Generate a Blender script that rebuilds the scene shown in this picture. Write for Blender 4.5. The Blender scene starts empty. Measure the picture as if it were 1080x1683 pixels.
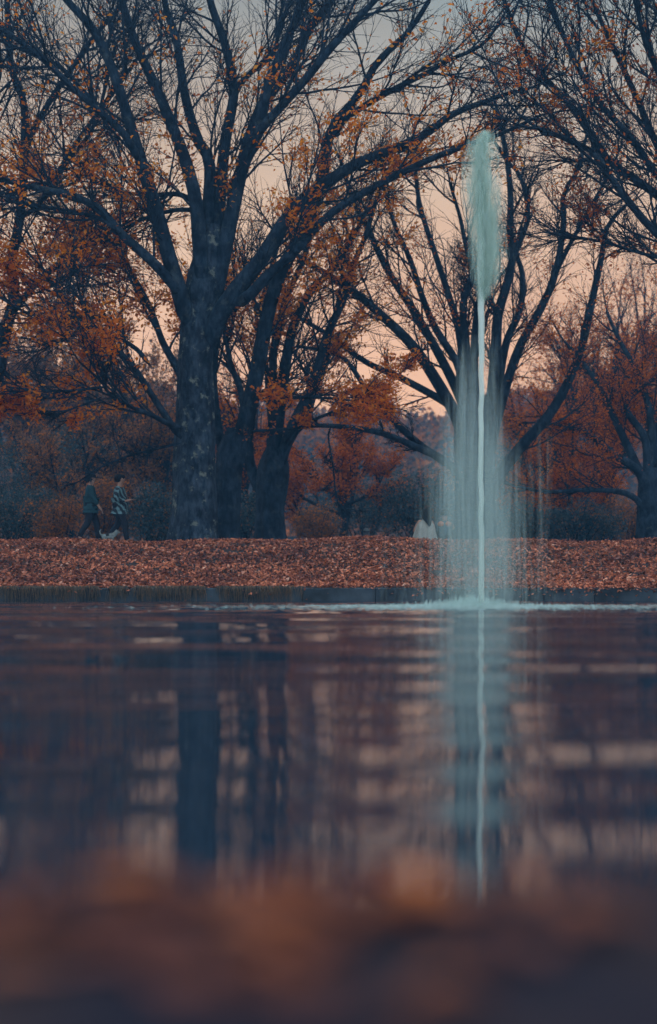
import bpy, math, random
import numpy as np
from mathutils import Vector

# ------------------------------------------------------------------ camera, sky, light
sc = bpy.context.scene
COL = sc.collection
F, HY, CAMH = 2400.0, 958.0, 0.35            # focal length and horizon row in photo pixels, eye height above the water

cam = bpy.data.cameras.new('camera')
camo = bpy.data.objects.new('camera', cam); COL.objects.link(camo)
camo.location = (0, 0, CAMH); camo.rotation_euler = (math.radians(90), 0, 0)
cam.sensor_fit = 'VERTICAL'; cam.sensor_height = 36.0; cam.lens = 36.0 * F / 1683
cam.shift_y = (HY - 841.5) / 1683
cam.clip_start = 0.05; cam.clip_end = 4000
cam.dof.use_dof = True; cam.dof.focus_distance = 27.0; cam.dof.aperture_fstop = 1.0
sc.camera = camo

SUN_EL, SUN_AZ = math.radians(1.0), math.radians(4)      # the sun has nearly set behind the trees
world = bpy.data.worlds.new('World'); sc.world = world; world.use_nodes = True
wt = world.node_tree; wt.nodes.clear()
def N(tree, kind, **kw):
    n = tree.nodes.new(kind)
    for k, v in kw.items():
        if k.startswith('i_'):
            n.inputs[k[2:].replace('_', ' ')].default_value = v
        else: setattr(n, k, v)
    return n
def ramp(tree, stops, interp='LINEAR'):
    r = tree.nodes.new('ShaderNodeValToRGB'); r.color_ramp.interpolation = interp
    e = r.color_ramp.elements
    while len(e) < len(stops): e.new(0.5)
    for i, (p, c) in enumerate(stops):
        e[i].position = p; e[i].color = (*c, 1) if len(c) == 3 else c
    return r
L = wt.links.new
sky = N(wt, 'ShaderNodeTexSky', sky_type='NISHITA', sun_disc=False)
sky.sun_elevation = SUN_EL; sky.sun_rotation = SUN_AZ; sky.dust_density = 3.0; sky.ozone_density = 3.0
bg1 = N(wt, 'ShaderNodeBackground'); bg1.inputs[1].default_value = 0.08
L(sky.outputs[0], bg1.inputs[0])
tc = N(wt, 'ShaderNodeTexCoord')
sep = N(wt, 'ShaderNodeSeparateXYZ'); L(tc.outputs['Generated'], sep.inputs[0])
# the veil of evening cloud: a warm band low in the west, slate blue overhead and in the east
cn = N(wt, 'ShaderNodeTexNoise'); cn.inputs['Scale'].default_value = 3.2; cn.inputs['Detail'].default_value = 5; cn.inputs['Roughness'].default_value = 0.55
mp = N(wt, 'ShaderNodeMapping'); mp.inputs['Scale'].default_value = (1, 1, 4.0); L(tc.outputs['Generated'], mp.inputs[0]); L(mp.outputs[0], cn.inputs['Vector'])
a1 = N(wt, 'ShaderNodeMath', operation='MULTIPLY_ADD'); L(cn.outputs[0], a1.inputs[0]); a1.inputs[1].default_value = 0.10; L(sep.outputs['Z'], a1.inputs[2])
west = ramp(wt, [(0.0, (0.56, 0.24, 0.07)), (0.13, (0.55, 0.265, 0.105)), (0.21, (0.50, 0.275, 0.15)), (0.31, (0.385, 0.265, 0.175)), (0.42, (0.155, 0.175, 0.168)), (0.62, (0.28, 0.33, 0.35)), (1.0, (0.46, 0.56, 0.63))])
L(a1.outputs[0], west.inputs[0])
east = ramp(wt, [(0.0, (0.46, 0.54, 0.61)), (0.4, (0.54, 0.63, 0.69)), (1.0, (0.46, 0.56, 0.63))])
L(a1.outputs[0], east.inputs[0])
azr = N(wt, 'ShaderNodeMapRange', interpolation_type='SMOOTHSTEP'); L(sep.outputs['Y'], azr.inputs[0])
azr.inputs[1].default_value = -0.5; azr.inputs[2].default_value = 0.75
mixc = N(wt, 'ShaderNodeMix', data_type='RGBA'); L(azr.outputs[0], mixc.inputs[0]); L(east.outputs[0], mixc.inputs[6]); L(west.outputs[0], mixc.inputs[7])
cv = N(wt, 'ShaderNodeMapRange'); L(cn.outputs[0], cv.inputs[0]); cv.inputs[1].default_value = 0.3; cv.inputs[2].default_value = 0.7; cv.inputs[3].default_value = 0.85; cv.inputs[4].default_value = 1.12
bg2 = N(wt, 'ShaderNodeBackground'); L(mixc.outputs[2], bg2.inputs[0]); L(cv.outputs[0], bg2.inputs[1])
ms = N(wt, 'ShaderNodeMixShader'); ms.inputs[0].default_value = 0.9
L(bg1.outputs[0], ms.inputs[1]); L(bg2.outputs[0], ms.inputs[2])
wo = N(wt, 'ShaderNodeOutputWorld'); L(ms.outputs[0], wo.inputs[0])

sun = bpy.data.lights.new('sun', 'SUN'); sun.energy = 0.5; sun.angle = math.radians(5); sun.color = (1.0, 0.62, 0.42)
suno = bpy.data.objects.new('sun', sun); COL.objects.link(suno)
sd = Vector((math.sin(SUN_AZ) * math.cos(SUN_EL), math.cos(SUN_AZ) * math.cos(SUN_EL), math.sin(SUN_EL)))
suno.rotation_euler = sd.to_track_quat('Z', 'Y').to_euler(); suno.location = (8, 60, 20)

sc.view_settings.view_transform = 'Standard'; sc.view_settings.look = 'None'
sc.view_settings.exposure = 1.2; sc.view_settings.gamma = 1.0
sc.render.engine = 'CYCLES'; sc.cycles.use_denoising = True; sc.cycles.use_adaptive_sampling = True; sc.cycles.adaptive_threshold = 0.02
sc.cycles.max_bounces = 6; sc.cycles.transparent_max_bounces = 96; sc.cycles.volume_bounces = 0
sc.cycles.glossy_bounces = 3; sc.cycles.diffuse_bounces = 3; sc.cycles.transmission_bounces = 3

# ------------------------------------------------------------------ helpers
rng = np.random.default_rng(7)
random.seed(7)
def P(px, py, d):
    return np.array(((px - 540) / F * d, d, CAMH + (HY - py) / F * d))
def ground_z(x, y):
    """height of the land beyond the pond"""
    x = np.asarray(x, float); y = np.asarray(y, float)
    crest = 1.33 + 0.05 * np.sin(x * 0.55 + 1.1) + 0.05 * np.exp(-((x + 5.6) / 1.6) ** 2) + 0.06 * np.clip((x - 4) / 4, 0, 1.5) + 0.03 * np.sin(x * 1.7)
    t = np.clip((y - 28.3) / 6.6, 0, 1)
    s = t * t * (3 - 2 * t) * 0.55 + t * 0.45
    z = 0.255 + (crest - 0.255) * s
    far = np.clip((y - 48) / 150, 0, 1)
    return z + far * 1.5
def link(o, parent=None):
    COL.objects.link(o)
    if parent is not None: o.parent = parent
    return o
def tag(o, label=None, cat=None, group=None, kind=None):
    if label: o['label'] = label
    if cat: o['category'] = cat
    if group: o['group'] = group
    if kind: o['kind'] = kind
    return o
def empty(name, loc, label=None, cat=None, group=None, rz=0):
    o = bpy.data.objects.new(name, None); COL.objects.link(o)
    o.empty_display_size = 0.2; o.location = tuple(loc); o.rotation_euler = (0, 0, rz)
    return tag(o, label, cat, group)
def meshobj(name, V, Fc, mat, parent=None, smooth=True, world_pos=False):
    """V (n,3); Fc array (m,k) of equal polygons. world_pos: V is in world space although the object has a parent without rotation."""
    V = np.asarray(V, np.float32).reshape(-1, 3); Fc = np.asarray(Fc, np.int32)
    if parent is not None and world_pos: V = V - np.array(parent.location, np.float32)
    me = bpy.data.meshes.new(name)
    k = Fc.shape[1]
    me.vertices.add(len(V)); me.vertices.foreach_set('co', V.ravel())
    me.loops.add(Fc.size); me.loops.foreach_set('vertex_index', Fc.ravel())
    me.polygons.add(len(Fc)); me.polygons.foreach_set('loop_start', np.arange(len(Fc), dtype=np.int32) * k)
    me.update(calc_edges=True)
    me.polygons.foreach_set('use_smooth', np.full(len(Fc), smooth, dtype=bool))
    if mat: me.materials.append(mat)
    o = bpy.data.objects.new(name, me)
    return link(o, parent)
def norm(v): return v / (np.linalg.norm(v, axis=-1, keepdims=True) + 1e-12)
def tubes(Pts, R, sides, lobes=None):
    """Pts (N,n,3), R (N,n) -> verts, quads"""
    Nn, n, _ = Pts.shape
    T = np.empty_like(Pts); T[:, 1:-1] = Pts[:, 2:] - Pts[:, :-2]; T[:, 0] = Pts[:, 1] - Pts[:, 0]; T[:, -1] = Pts[:, -1] - Pts[:, -2]
    T = norm(T)
    ref = np.where(np.abs(T[:, :1, 2:3]) > 0.8, np.array([[[1.0, 0.1, 0]]]), np.array([[[0.05, 0.1, 1.0]]]))
    A = norm(np.cross(T, np.broadcast_to(ref, T.shape))); B = np.cross(T, A)
    th = np.arange(sides) * 2 * math.pi / sides
    rr = R[:, :, None] * (np.ones(sides) if lobes is None else lobes)
    V = Pts[:, :, None, :] + rr[..., None] * (np.cos(th)[None, None, :, None] * A[:, :, None, :] + np.sin(th)[None, None, :, None] * B[:, :, None, :])
    i = np.arange(Nn)[:, None, None] * n * sides + np.arange(n - 1)[None, :, None] * sides
    j = np.arange(sides)[None, None, :]; j2 = (j + 1) % sides
    q = np.stack([i + j, i + j2, i + sides + j2, i + sides + j], -1).reshape(-1, 4)
    return V.reshape(-1, 3), q
def resample(ctrl, n):
    """Catmull-Rom through the rows of ctrl (any columns), n points evenly spaced along"""
    c = np.asarray(ctrl, float)
    c = np.vstack([2 * c[0] - c[1], c, 2 * c[-1] - c[-2]])
    out = []
    for i in range(1, len(c) - 2):
        t = np.linspace(0, 1, 12, endpoint=False)[:, None]
        p0, p1, p2, p3 = c[i - 1], c[i], c[i + 1], c[i + 2]
        out.append(0.5 * (2 * p1 + (p2 - p0) * t + (2 * p0 - 5 * p1 + 4 * p2 - p3) * t ** 2 + (3 * p1 - p0 - 3 * p2 + p3) * t ** 3))
    o = np.vstack(out + [c[-2:-1]])
    d = np.r_[0, np.cumsum(np.linalg.norm(np.diff(o[:, :3], axis=0), axis=1))]
    s = np.linspace(0, d[-1], n)
    return np.stack([np.interp(s, d, o[:, k]) for k in range(o.shape[1])], 1)
class Field:
    """soft 3-D clump noise, roughly -1..1"""
    def __init__(s, seed, lo, hi, n=18):
        r = np.random.default_rng(seed)
        s.k = norm(r.normal(size=(n, 3))) * (2 * math.pi / r.uniform(lo, hi, n))[:, None]; s.p = r.uniform(0, 6.28, n)
    def __call__(s, X): return np.sin(X @ s.k.T + s.p).sum(1) / math.sqrt(len(s.p) / 2)
def grow(Pp, Rp, per, lmin, lmax, amin, amax, up, npts, tmin=0.15, wig=0.18, rmax=0.03, r1=0.004, flat=0.0, spread_end=0.6, lscale=None):
    """children along every parent polyline"""
    Nn, n, _ = Pp.shape
    t = (np.arange(per)[None, :] + rng.uniform(0, 1, (Nn, per))) / per
    t = tmin + (1 - tmin) * t; t[:, -1] = 1.0
    f = t * (n - 1); i = np.minimum(f.astype(int), n - 2); w = (f - i)[..., None]
    idx = np.arange(Nn)[:, None]
    S = Pp[idx, i] * (1 - w) + Pp[idx, i + 1] * w
    T = norm(Pp[idx, i + 1] - Pp[idx, i])
    r = Rp[idx, i] * (1 - w[..., 0]) + Rp[idx, i + 1] * w[..., 0]
    S = S.reshape(-1, 3); T = T.reshape(-1, 3); r = r.ravel(); tt = t.ravel()
    m = len(S)
    rp = rng.normal(size=(m, 3)); rp[:, 2] *= (1 - flat); rp = norm(rp - (rp * T).sum(1, keepdims=True) * T)
    a = np.radians(rng.uniform(amin, amax, m)); a = np.where(tt >= 0.999, a * 0.5, a)[:, None]
    D = norm(T * np.cos(a) + rp * np.sin(a))
    ln = rng.uniform(lmin, lmax, m) * (1 - (1 - spread_end) * tt)
    if lscale is not None: ln = ln * np.repeat(lscale, per)
    step = (ln / (npts - 1))[:, None]
    Q = np.empty((m, npts, 3)); Q[:, 0] = S
    for j in range(1, npts):
        Q[:, j] = Q[:, j - 1] + D * step
        D = norm(D + rng.normal(size=(m, 3)) * wig + np.array([0, 0, up]))
    r0 = np.clip(r * 0.62, r1 * 1.3, rmax)
    R = r0[:, None] * np.linspace(1, 0, npts)[None] ** 0.8 + r1 * 0.7
    return Q, R
def leaf_quads(C, size, tilt=0.5, aspect=0.55, jitter=0.06):
    """one four-cornered leaf at every row of C"""
    m = len(C)
    C = C + rng.normal(size=(m, 3)) * jitter
    nrm = norm(rng.normal(size=(m, 3)) * np.array([tilt, tilt, tilt]) + np.array([0, 0, 1.0]))
    d = rng.normal(size=(m, 3)); d = norm(d - (d * nrm).sum(1, keepdims=True) * nrm); s = np.cross(nrm, d)
    l = (size * rng.uniform(0.65, 1.25, m))[:, None] if np.ndim(size) == 0 else (size * rng.uniform(0.65, 1.25, m))[:, None]
    fold = nrm * l * rng.uniform(-0.05, 0.22, m)[:, None]
    V = np.stack([C - d * l * 0.5, C + s * l * aspect * 0.5 + fold - d * l * .05, C + d * l * 0.5, C - s * l * aspect * 0.5 + fold - d * l * .05], 1)
    return V.reshape(-1, 3), np.arange(m * 4).reshape(-1, 4)

# ------------------------------------------------------------------ materials
def mat(name):
    m = bpy.data.materials.new(name); m.use_nodes = True
    t = m.node_tree; t.nodes.clear()
    o = t.nodes.new('ShaderNodeOutputMaterial'); return m, t, o
def plain(name, col, rough=0.8, var=0.25, scale=8.0, bump=0.0):
    m, t, o = mat(name)
    b = N(t, 'ShaderNodeBsdfPrincipled'); b.inputs['Roughness'].default_value = rough; b.inputs['Specular IOR Level'].default_value = 0.25
    tcn = N(t, 'ShaderNodeTexCoord'); nz = N(t, 'ShaderNodeTexNoise'); nz.inputs['Scale'].default_value = scale; nz.inputs['Detail'].default_value = 5
    t.links.new(tcn.outputs['Object'], nz.inputs['Vector'])
    r = ramp(t, [(0.25, tuple(c * (1 - var) for c in col)), (0.75, tuple(c * (1 + var) for c in col))])
    t.links.new(nz.outputs[0], r.inputs[0]); t.links.new(r.outputs[0], b.inputs['Base Color'])
    if bump:
        bp = N(t, 'ShaderNodeBump'); bp.inputs['Strength'].default_value = 0.8; bp.inputs['Distance'].default_value = bump
        t.links.new(nz.outputs[0], bp.inputs['Height']); t.links.new(bp.outputs[0], b.inputs['Normal'])
    t.links.new(b.outputs[0], o.inputs[0]); return m
def leafmat(name, stops, trans=0.45, patch=0.0):
    m, t, o = mat(name)
    g = N(t, 'ShaderNodeNewGeometry'); r = ramp(t, stops)
    t.links.new(g.outputs['Random Per Island'], r.inputs[0])
    col = r.outputs[0]
    if patch:      # drier and damper drifts of leaves
        tcn = N(t, 'ShaderNodeTexCoord'); nz = N(t, 'ShaderNodeTexNoise'); nz.inputs['Scale'].default_value = 0.8; nz.inputs['Detail'].default_value = 5; nz.inputs['Roughness'].default_value = 0.65
        t.links.new(tcn.outputs['Object'], nz.inputs['Vector'])
        rp = ramp(t, [(0.36, (1 - patch, 1 - patch, 1 - patch * 0.8)), (0.6, (1.12, 1.08, 1.05))]); t.links.new(nz.outputs[0], rp.inputs[0])
        mu = N(t, 'ShaderNodeMix', data_type='RGBA', blend_type='MULTIPLY'); mu.inputs[0].default_value = 1.0; t.links.new(col, mu.inputs[6]); t.links.new(rp.outputs[0], mu.inputs[7]); col = mu.outputs[2]
    d = N(t, 'ShaderNodeBsdfDiffuse'); tr = N(t, 'ShaderNodeBsdfTranslucent'); mx = N(t, 'ShaderNodeMixShader'); mx.inputs[0].default_value = trans
    t.links.new(col, d.inputs[0]); t.links.new(col, tr.inputs[0])
    t.links.new(d.outputs[0], mx.inputs[1]); t.links.new(tr.outputs[0], mx.inputs[2]); t.links.new(mx.outputs[0], o.inputs[0])
    return m
def barkmat(name, c0, c1, lichen=0.0, stretch=0.25):
    m, t, o = mat(name)
    b = N(t, 'ShaderNodeBsdfPrincipled'); b.inputs['Roughness'].default_value = 0.9; b.inputs['Specular IOR Level'].default_value = 0.15
    tcn = N(t, 'ShaderNodeTexCoord'); mpn = N(t, 'ShaderNodeMapping'); mpn.inputs['Scale'].default_value = (1, 1, stretch * 1.7)
    t.links.new(tcn.outputs['Object'], mpn.inputs[0])
    n1 = N(t, 'ShaderNodeTexNoise'); n1.inputs['Scale'].default_value = 9; n1.inputs['Detail'].default_value = 8; n1.inputs['Roughness'].default_value = 0.65
    t.links.new(mpn.outputs[0], n1.inputs['Vector'])
    r = ramp(t, [(0.36, c0), (0.64, c1)]); t.links.new(n1.outputs[0], r.inputs[0])
    n3 = N(t, 'ShaderNodeTexNoise'); n3.inputs['Scale'].default_value = 2.2; n3.inputs['Detail'].default_value = 4; t.links.new(tcn.outputs['Object'], n3.inputs['Vector'])
    r3 = ramp(t, [(0.36, (0.42, 0.42, 0.45)), (0.62, (1.25, 1.2, 1.15))]); t.links.new(n3.outputs[0], r3.inputs[0])
    mu = N(t, 'ShaderNodeMix', data_type='RGBA', blend_type='MULTIPLY'); mu.inputs[0].default_value = 1.0; t.links.new(r.outputs[0], mu.inputs[6]); t.links.new(r3.outputs[0], mu.inputs[7])
    col = mu.outputs[2]
    if lichen:
        n2 = N(t, 'ShaderNodeTexNoise'); n2.inputs['Scale'].default_value = 3.2; n2.inputs['Detail'].default_value = 6; n2.inputs['Roughness'].default_value = 0.7
        t.links.new(tcn.outputs['Object'], n2.inputs['Vector'])
        r2 = ramp(t, [(0.57, (0, 0, 0)), (0.65, (lichen, lichen, lichen))]); t.links.new(n2.outputs[0], r2.inputs[0])
        mx = N(t, 'ShaderNodeMix', data_type='RGBA'); t.links.new(r2.outputs[0], mx.inputs[0]); t.links.new(col, mx.inputs[6]); mx.inputs[7].default_value = (0.20, 0.215, 0.18, 1)
        col = mx.outputs[2]
    t.links.new(col, b.inputs['Base Color'])
    bp = N(t, 'ShaderNodeBump'); bp.inputs['Strength'].default_value = 1.0; bp.inputs['Distance'].default_value = 0.09
    t.links.new(n1.outputs[0], bp.inputs['Height']); t.links.new(bp.outputs[0], b.inputs['Normal'])
    t.links.new(b.outputs[0], o.inputs[0]); return m

M = {}
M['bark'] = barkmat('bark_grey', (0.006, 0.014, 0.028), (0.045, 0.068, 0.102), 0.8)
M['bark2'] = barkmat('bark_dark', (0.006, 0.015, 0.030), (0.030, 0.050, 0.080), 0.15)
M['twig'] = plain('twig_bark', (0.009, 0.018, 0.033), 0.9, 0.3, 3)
M['leaf_or'] = leafmat('leaf_orange', [(0.0, (0.58, 0.13, 0.014)), (0.3, (0.76, 0.20, 0.016)), (0.65, (0.88, 0.27, 0.02)), (1.0, (0.94, 0.38, 0.04))], 0.72)
M['leaf_rd'] = leafmat('leaf_russet', [(0.0, (0.32, 0.075, 0.02)), (0.4, (0.52, 0.125, 0.025)), (0.8, (0.70, 0.18, 0.028)), (1.0, (0.84, 0.25, 0.035))], 0.66)
M['leaf_br'] = leafmat('leaf_brown', [(0.0, (0.09, 0.09, 0.095)), (0.4, (0.22, 0.12, 0.08)), (0.75, (0.40, 0.15, 0.055)), (1.0, (0.72, 0.22, 0.04))], 0.5)
M['leaf_ev'] = leafmat('leaf_evergreen', [(0.0, (0.035, 0.065, 0.08)), (0.6, (0.075, 0.115, 0.13)), (0.86, (0.12, 0.155, 0.165)), (1.0, (0.50, 0.17, 0.05))], 0.35)
M['leaf_fall'] = leafmat('leaf_fallen', [(0.0, (0.05, 0.03, 0.03)), (0.2, (0.24, 0.09, 0.06)), (0.5, (0.55, 0.185, 0.10)), (0.9, (0.72, 0.26, 0.15)), (1.0, (0.78, 0.44, 0.31))], 0.1, 0.55)
M['soil'] = plain('soil', (0.045, 0.032, 0.03), 0.95, 0.5, 4, 0.03)
M['stone'] = plain('edging_stone', (0.040, 0.052, 0.066), 0.85, 0.7, 2.6, 0.04)
M['hill'] = plain('hill_soil', (0.035, 0.04, 0.045), 0.95, 0.4, 0.2)

# ------------------------------------------------------------------ the setting: land, water, edges
def grid(xs, ys, zf):
    X, Y = np.meshgrid(xs, ys); Z = zf(X, Y)
    V = np.stack([X, Y, Z], -1).reshape(-1, 3); nx = len(xs)
    i = (np.arange(len(ys) - 1)[:, None] * nx + np.arange(nx - 1)[None]).reshape(-1)
    return V, np.stack([i, i + 1, i + nx + 1, i + nx], 1)
xs = np.r_[-450, -300, -150, -60, np.arange(-26, 26.01, 0.3), 60, 150, 300, 450]
ys = np.r_[28.2, np.arange(28.25, 42, 0.25), np.arange(42, 70, 2), 90, 130, 200, 280]
bumpf = Field(3, 0.5, 2.0)
def zf(X, Y):
    b = bumpf(np.stack([X, Y, X * 0], -1).reshape(-1, 3)).reshape(X.shape) * 0.012
    return np.where(Y < 28.22, -0.6, ground_z(X, Y) + b)
V, Q = grid(xs, ys, zf)
g = meshobj('ground', V, Q, M['soil']); tag(g, 'brown earth of the far bank and the park behind', 'ground', kind='structure')

# pond water: real ripples, rings spreading from the fountain
FX, FY = P(791, 1000, 20.0)[0], 20.0
wr = np.random.default_rng(21)
waves = []
for k in range(34):
    lam = wr.uniform(0.28, 1.1); th = wr.normal(0, 0.13); waves.append((2 * math.pi / lam * math.sin(th), 2 * math.pi / lam * math.cos(th), wr.uniform(0, 6.28), lam * 0.00075))
for k in range(10):
    lam = wr.uniform(1.3, 3.0); th = wr.normal(0, 0.3); waves.append((2 * math.pi / lam * math.sin(th), 2 * math.pi / lam * math.cos(th), wr.uniform(0, 6.28), lam * 0.0008))
for k in range(7):
    lam = wr.uniform(0.36, 0.60); th = wr.normal(0, 0.05); waves.append((2 * math.pi / lam * math.sin(th), 2 * math.pi / lam * math.cos(th), wr.uniform(0, 6.28), lam * 0.0026))
chop = []
for k in range(44):
    lam = wr.uniform(0.16, 0.6); th = wr.uniform(0, 6.28); chop.append((2 * math.pi / lam * math.sin(th), 2 * math.pi / lam * math.cos(th), wr.uniform(0, 6.28), lam * 0.0050))
def water_z(X, Y):
    Z = np.zeros_like(X)
    patch = 0.55 + 0.45 * np.sin(X * 0.9 + 1.0 + 0.5 * np.sin(Y * 1.3)) * np.sin(Y * 1.9 + 0.7 * np.sin(X * 1.1))
    for kx, ky, p, a in waves: Z += a * np.sin(kx * X + ky * Y + p)
    Z *= 0.55 + 0.75 * patch
    r = np.hypot(X - FX, Y - FY)
    Z += 0.0016 * np.sin(r * 2 * math.pi / 0.55) * np.exp(-r / 14) + 0.0012 * np.sin(r * 2 * math.pi / 0.38 + 1) * np.exp(-r / 9)
    rc = np.sqrt(((X - FX + 0.3) / 4.2) ** 2 + ((Y - FY) / 2.6) ** 2)
    amp = np.exp(-rc ** 2)
    m = amp > 0.01
    c = np.zeros(int(m.sum()))
    for kx, ky, p, a in chop: c += a * np.sin(kx * X[m] + ky * Y[m] + p)
    Z[m] += c * amp[m]
    return Z
xs = np.arange(-12.0, 12.01, 0.085); ys = np.r_[np.arange(0.9, 9, 0.035), np.arange(9, 28.31, 0.05)]
V, Q = grid(xs, ys, water_z)
m, t, o = mat('pond_water')
b = N(t, 'ShaderNodeBsdfPrincipled'); b.inputs['Base Color'].default_value = (0.017, 0.032, 0.054, 1); b.inputs['Roughness'].default_value = 0.045; b.inputs['IOR'].default_value = 1.45
t.links.new(b.outputs[0], o.inputs[0]); M['water'] = m
w = meshobj('pond_water', V, Q, M['water']); tag(w, 'dark rippled pond water reflecting trees and sky', 'water', kind='structure')
for s in (-1, 1):
    V, Q = grid(np.array([12.0, 60.0]) * s if s > 0 else np.array([-60.0, -12.0]), np.array([0.9, 28.3]), lambda X, Y: X * 0)
    side = meshobj('pond_water', V, Q, M['water']); tag(side, 'still outer reach of the pond water', 'water', kind='structure')

# near rim of the pond, far out of focus
xs = np.linspace(-4, 4, 60); rim = [(-3.0, 0.10), (0.6, 0.105), (1.1, 0.105), (1.22, 0.10), (1.25, 0.07), (1.25, -0.2)]
V = np.array([[x, y + 0.02 * math.sin(x * 5) * (y > 1), z + 0.006 * math.sin(x * 3 + y * 4)] for (y, z) in rim for x in xs])
i = (np.arange(len(rim) - 1)[:, None] * 60 + np.arange(59)[None]).reshape(-1)
m, t, o = mat('wet_rim')
b = N(t, 'ShaderNodeBsdfPrincipled'); b.inputs['Roughness'].default_value = 0.8; b.inputs['Specular IOR Level'].default_value = 0.1
tcn = N(t, 'ShaderNodeTexCoord'); nz = N(t, 'ShaderNodeTexNoise'); nz.inputs['Scale'].default_value = 3.5; nz.inputs['Detail'].default_value = 4; t.links.new(tcn.outputs['Object'], nz.inputs['Vector'])
r = ramp(t, [(0.38, (0.008, 0.011, 0.026)), (0.62, (0.036, 0.024, 0.030))]); t.links.new(nz.outputs[0], r.inputs[0]); t.links.new(r.outputs[0], b.inputs['Base Color'])
t.links.new(b.outputs[0], o.inputs[0]); M['rim'] = m
o = meshobj('pond_rim', V, np.stack([i, i + 1, i + 61, i + 60], 1), M['rim']); tag(o, 'near stone rim of the pond out of focus', 'rim', kind='structure')
C = np.stack([np.clip(rng.normal(-0.04, 0.17, 95), -0.4, 0.4), 0.86 + 0.30 * rng.uniform(0, 1, 95) ** 0.8, 0.108 + rng.uniform(0, 0.006, 95)], 1)
C = C[Field(9, 0.12, 0.5)(C * [1, 1, 0]) > -0.55]
C = np.vstack([C, np.stack([rng.uniform(-0.06, 0.12, 3), rng.uniform(0.78, 0.86, 3), np.full(3, 0.112)], 1)])
M['leaf_wet'] = leafmat('leaf_wet', [(0, (0.05, 0.028, 0.035)), (0.5, (0.20, 0.075, 0.06)), (1, (0.46, 0.15, 0.07))], 0.1)
V, Q = leaf_quads(C, 0.062, 0.06, 0.6, 0.003)
o = meshobj('leaf_scatter', V, Q, M['leaf_wet'], smooth=False); tag(o, 'blurred fallen leaves on the near pond rim', 'leaves', kind='stuff')

def big_leaf(label, loc, rz, size, cols):
    root = empty('fallen_leaf', loc, label, 'leaf', rz=rz)
    nl_ = 13; V = []; Fs = []
    for k in range(nl_):
        u = k / (nl_ - 1); wd = 0.30 * math.sin(math.pi * u ** 0.8) ** 0.9 * (1 + 0.12 * (k % 2))
        for v in (-1, -0.5, 0, 0.5, 1):
            V.append(((u - 0.5) * size, v * wd * size, size * (0.10 * abs(v) + 0.10 * (u - .5) ** 2 + 0.02 * math.sin(7 * u + 3 * v))))
    for k in range(nl_ - 1):
        for q in range(4): Fs.append((k * 5 + q, k * 5 + q + 1, k * 5 + q + 6, k * 5 + q + 5))
    lm_ = plain('bright_leaf', cols, 0.6, 0.3, 30); meshobj('blade', np.array(V), np.array(Fs), lm_, root)
    st = np.array([[(-0.5 - 0.09 * q) * size, 0.03 * size * q, 0.02 * size + 0.03 * size * q] for q in range(4)])
    V, Q = tubes(st[None], np.full((1, 4), 0.012 * size), 5); meshobj('stalk', V, Q, lm_, root)
big_leaf('bright orange leaf on the near rim, left of centre, out of focus', (-0.162, 1.17, 0.110), 0.3, 0.07, (0.46, 0.12, 0.03))
big_leaf('bright orange leaf on the near rim, right of centre, out of focus', (0.070, 1.14, 0.113), 2.4, 0.062, (0.50, 0.13, 0.03))

# far edging of the pond, block by block
edge = empty('pond_edging', (0, 28.15, 0)); tag(edge, 'low dark stone edging along the far bank', 'edging', kind='structure')
bw, gap = 1.4, 0.005
def block():
    x0, x1, y0, y1, z0, z1, c = -bw / 2 + gap, bw / 2 - gap, -0.14, 0.14, -0.35, 0.262, 0.018
    prof = [(y0, z0), (y0, z1 - c), (y0 + c, z1), (y1, z1), (y1, z0)]
    V = [(x0, y, z) for y, z in prof] + [(x0 + c, y0 - 0.006 if k < 2 else y, z) for k, (y, z) in enumerate(prof)] + [(x1 - c, y0 - 0.006 if k < 2 else y, z) for k, (y, z) in enumerate(prof)] + [(x1, y, z) for y, z in prof]
    Fs = []
    for s in range(3):
        for k in range(4): Fs.append((s * 5 + k, s * 5 + 5 + k, s * 5 + 6 + k, s * 5 + k + 1))
    me = bpy.data.meshes.new('edging_stone'); me.from_pydata(V, [], Fs + [(0, 1, 2, 3, 4), (19, 18, 17, 16, 15)]); me.materials.append(M['stone']); me.update()
    return me
bm_ = block()
for k in range(-8, 9):
    o = bpy.data.objects.new('edging_stone', bm_); link(o, edge)
    o.location = (k * bw + 0.2, random.uniform(-0.008, 0.008), random.uniform(-0.012, 0.006)); o.rotation_euler = (random.uniform(-.01, .01), 0, random.uniform(-0.008, 0.008))

# fallen leaves on the bank
n = 92000
y = 28.28 + (rng.uniform(0, 1, n) ** 1.25) * 11.5
x = rng.uniform(-1, 1, n) * (2.2 + 0.27 * y)
z = ground_z(x, y)
keep = np.ones(n, bool)
pf = Field(11, 0.7, 2.4); pv = pf(np.stack([x, y * 1.0, 0 * x], 1))
keep &= (pv > -2.0)
C = np.stack([x, y, z + 0.012 + rng.uniform(0, 0.05, n)], 1)[keep]
V, Q = leaf_quads(C, 0.084 * rng.uniform(0.6, 1.35, len(C)), 0.55, 0.6, 0.01)
o = meshobj('leaf_litter', V, Q, M['leaf_fall'], smooth=False); tag(o, 'thick carpet of fallen orange brown leaves on the bank', 'leaves', kind='stuff')
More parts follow.
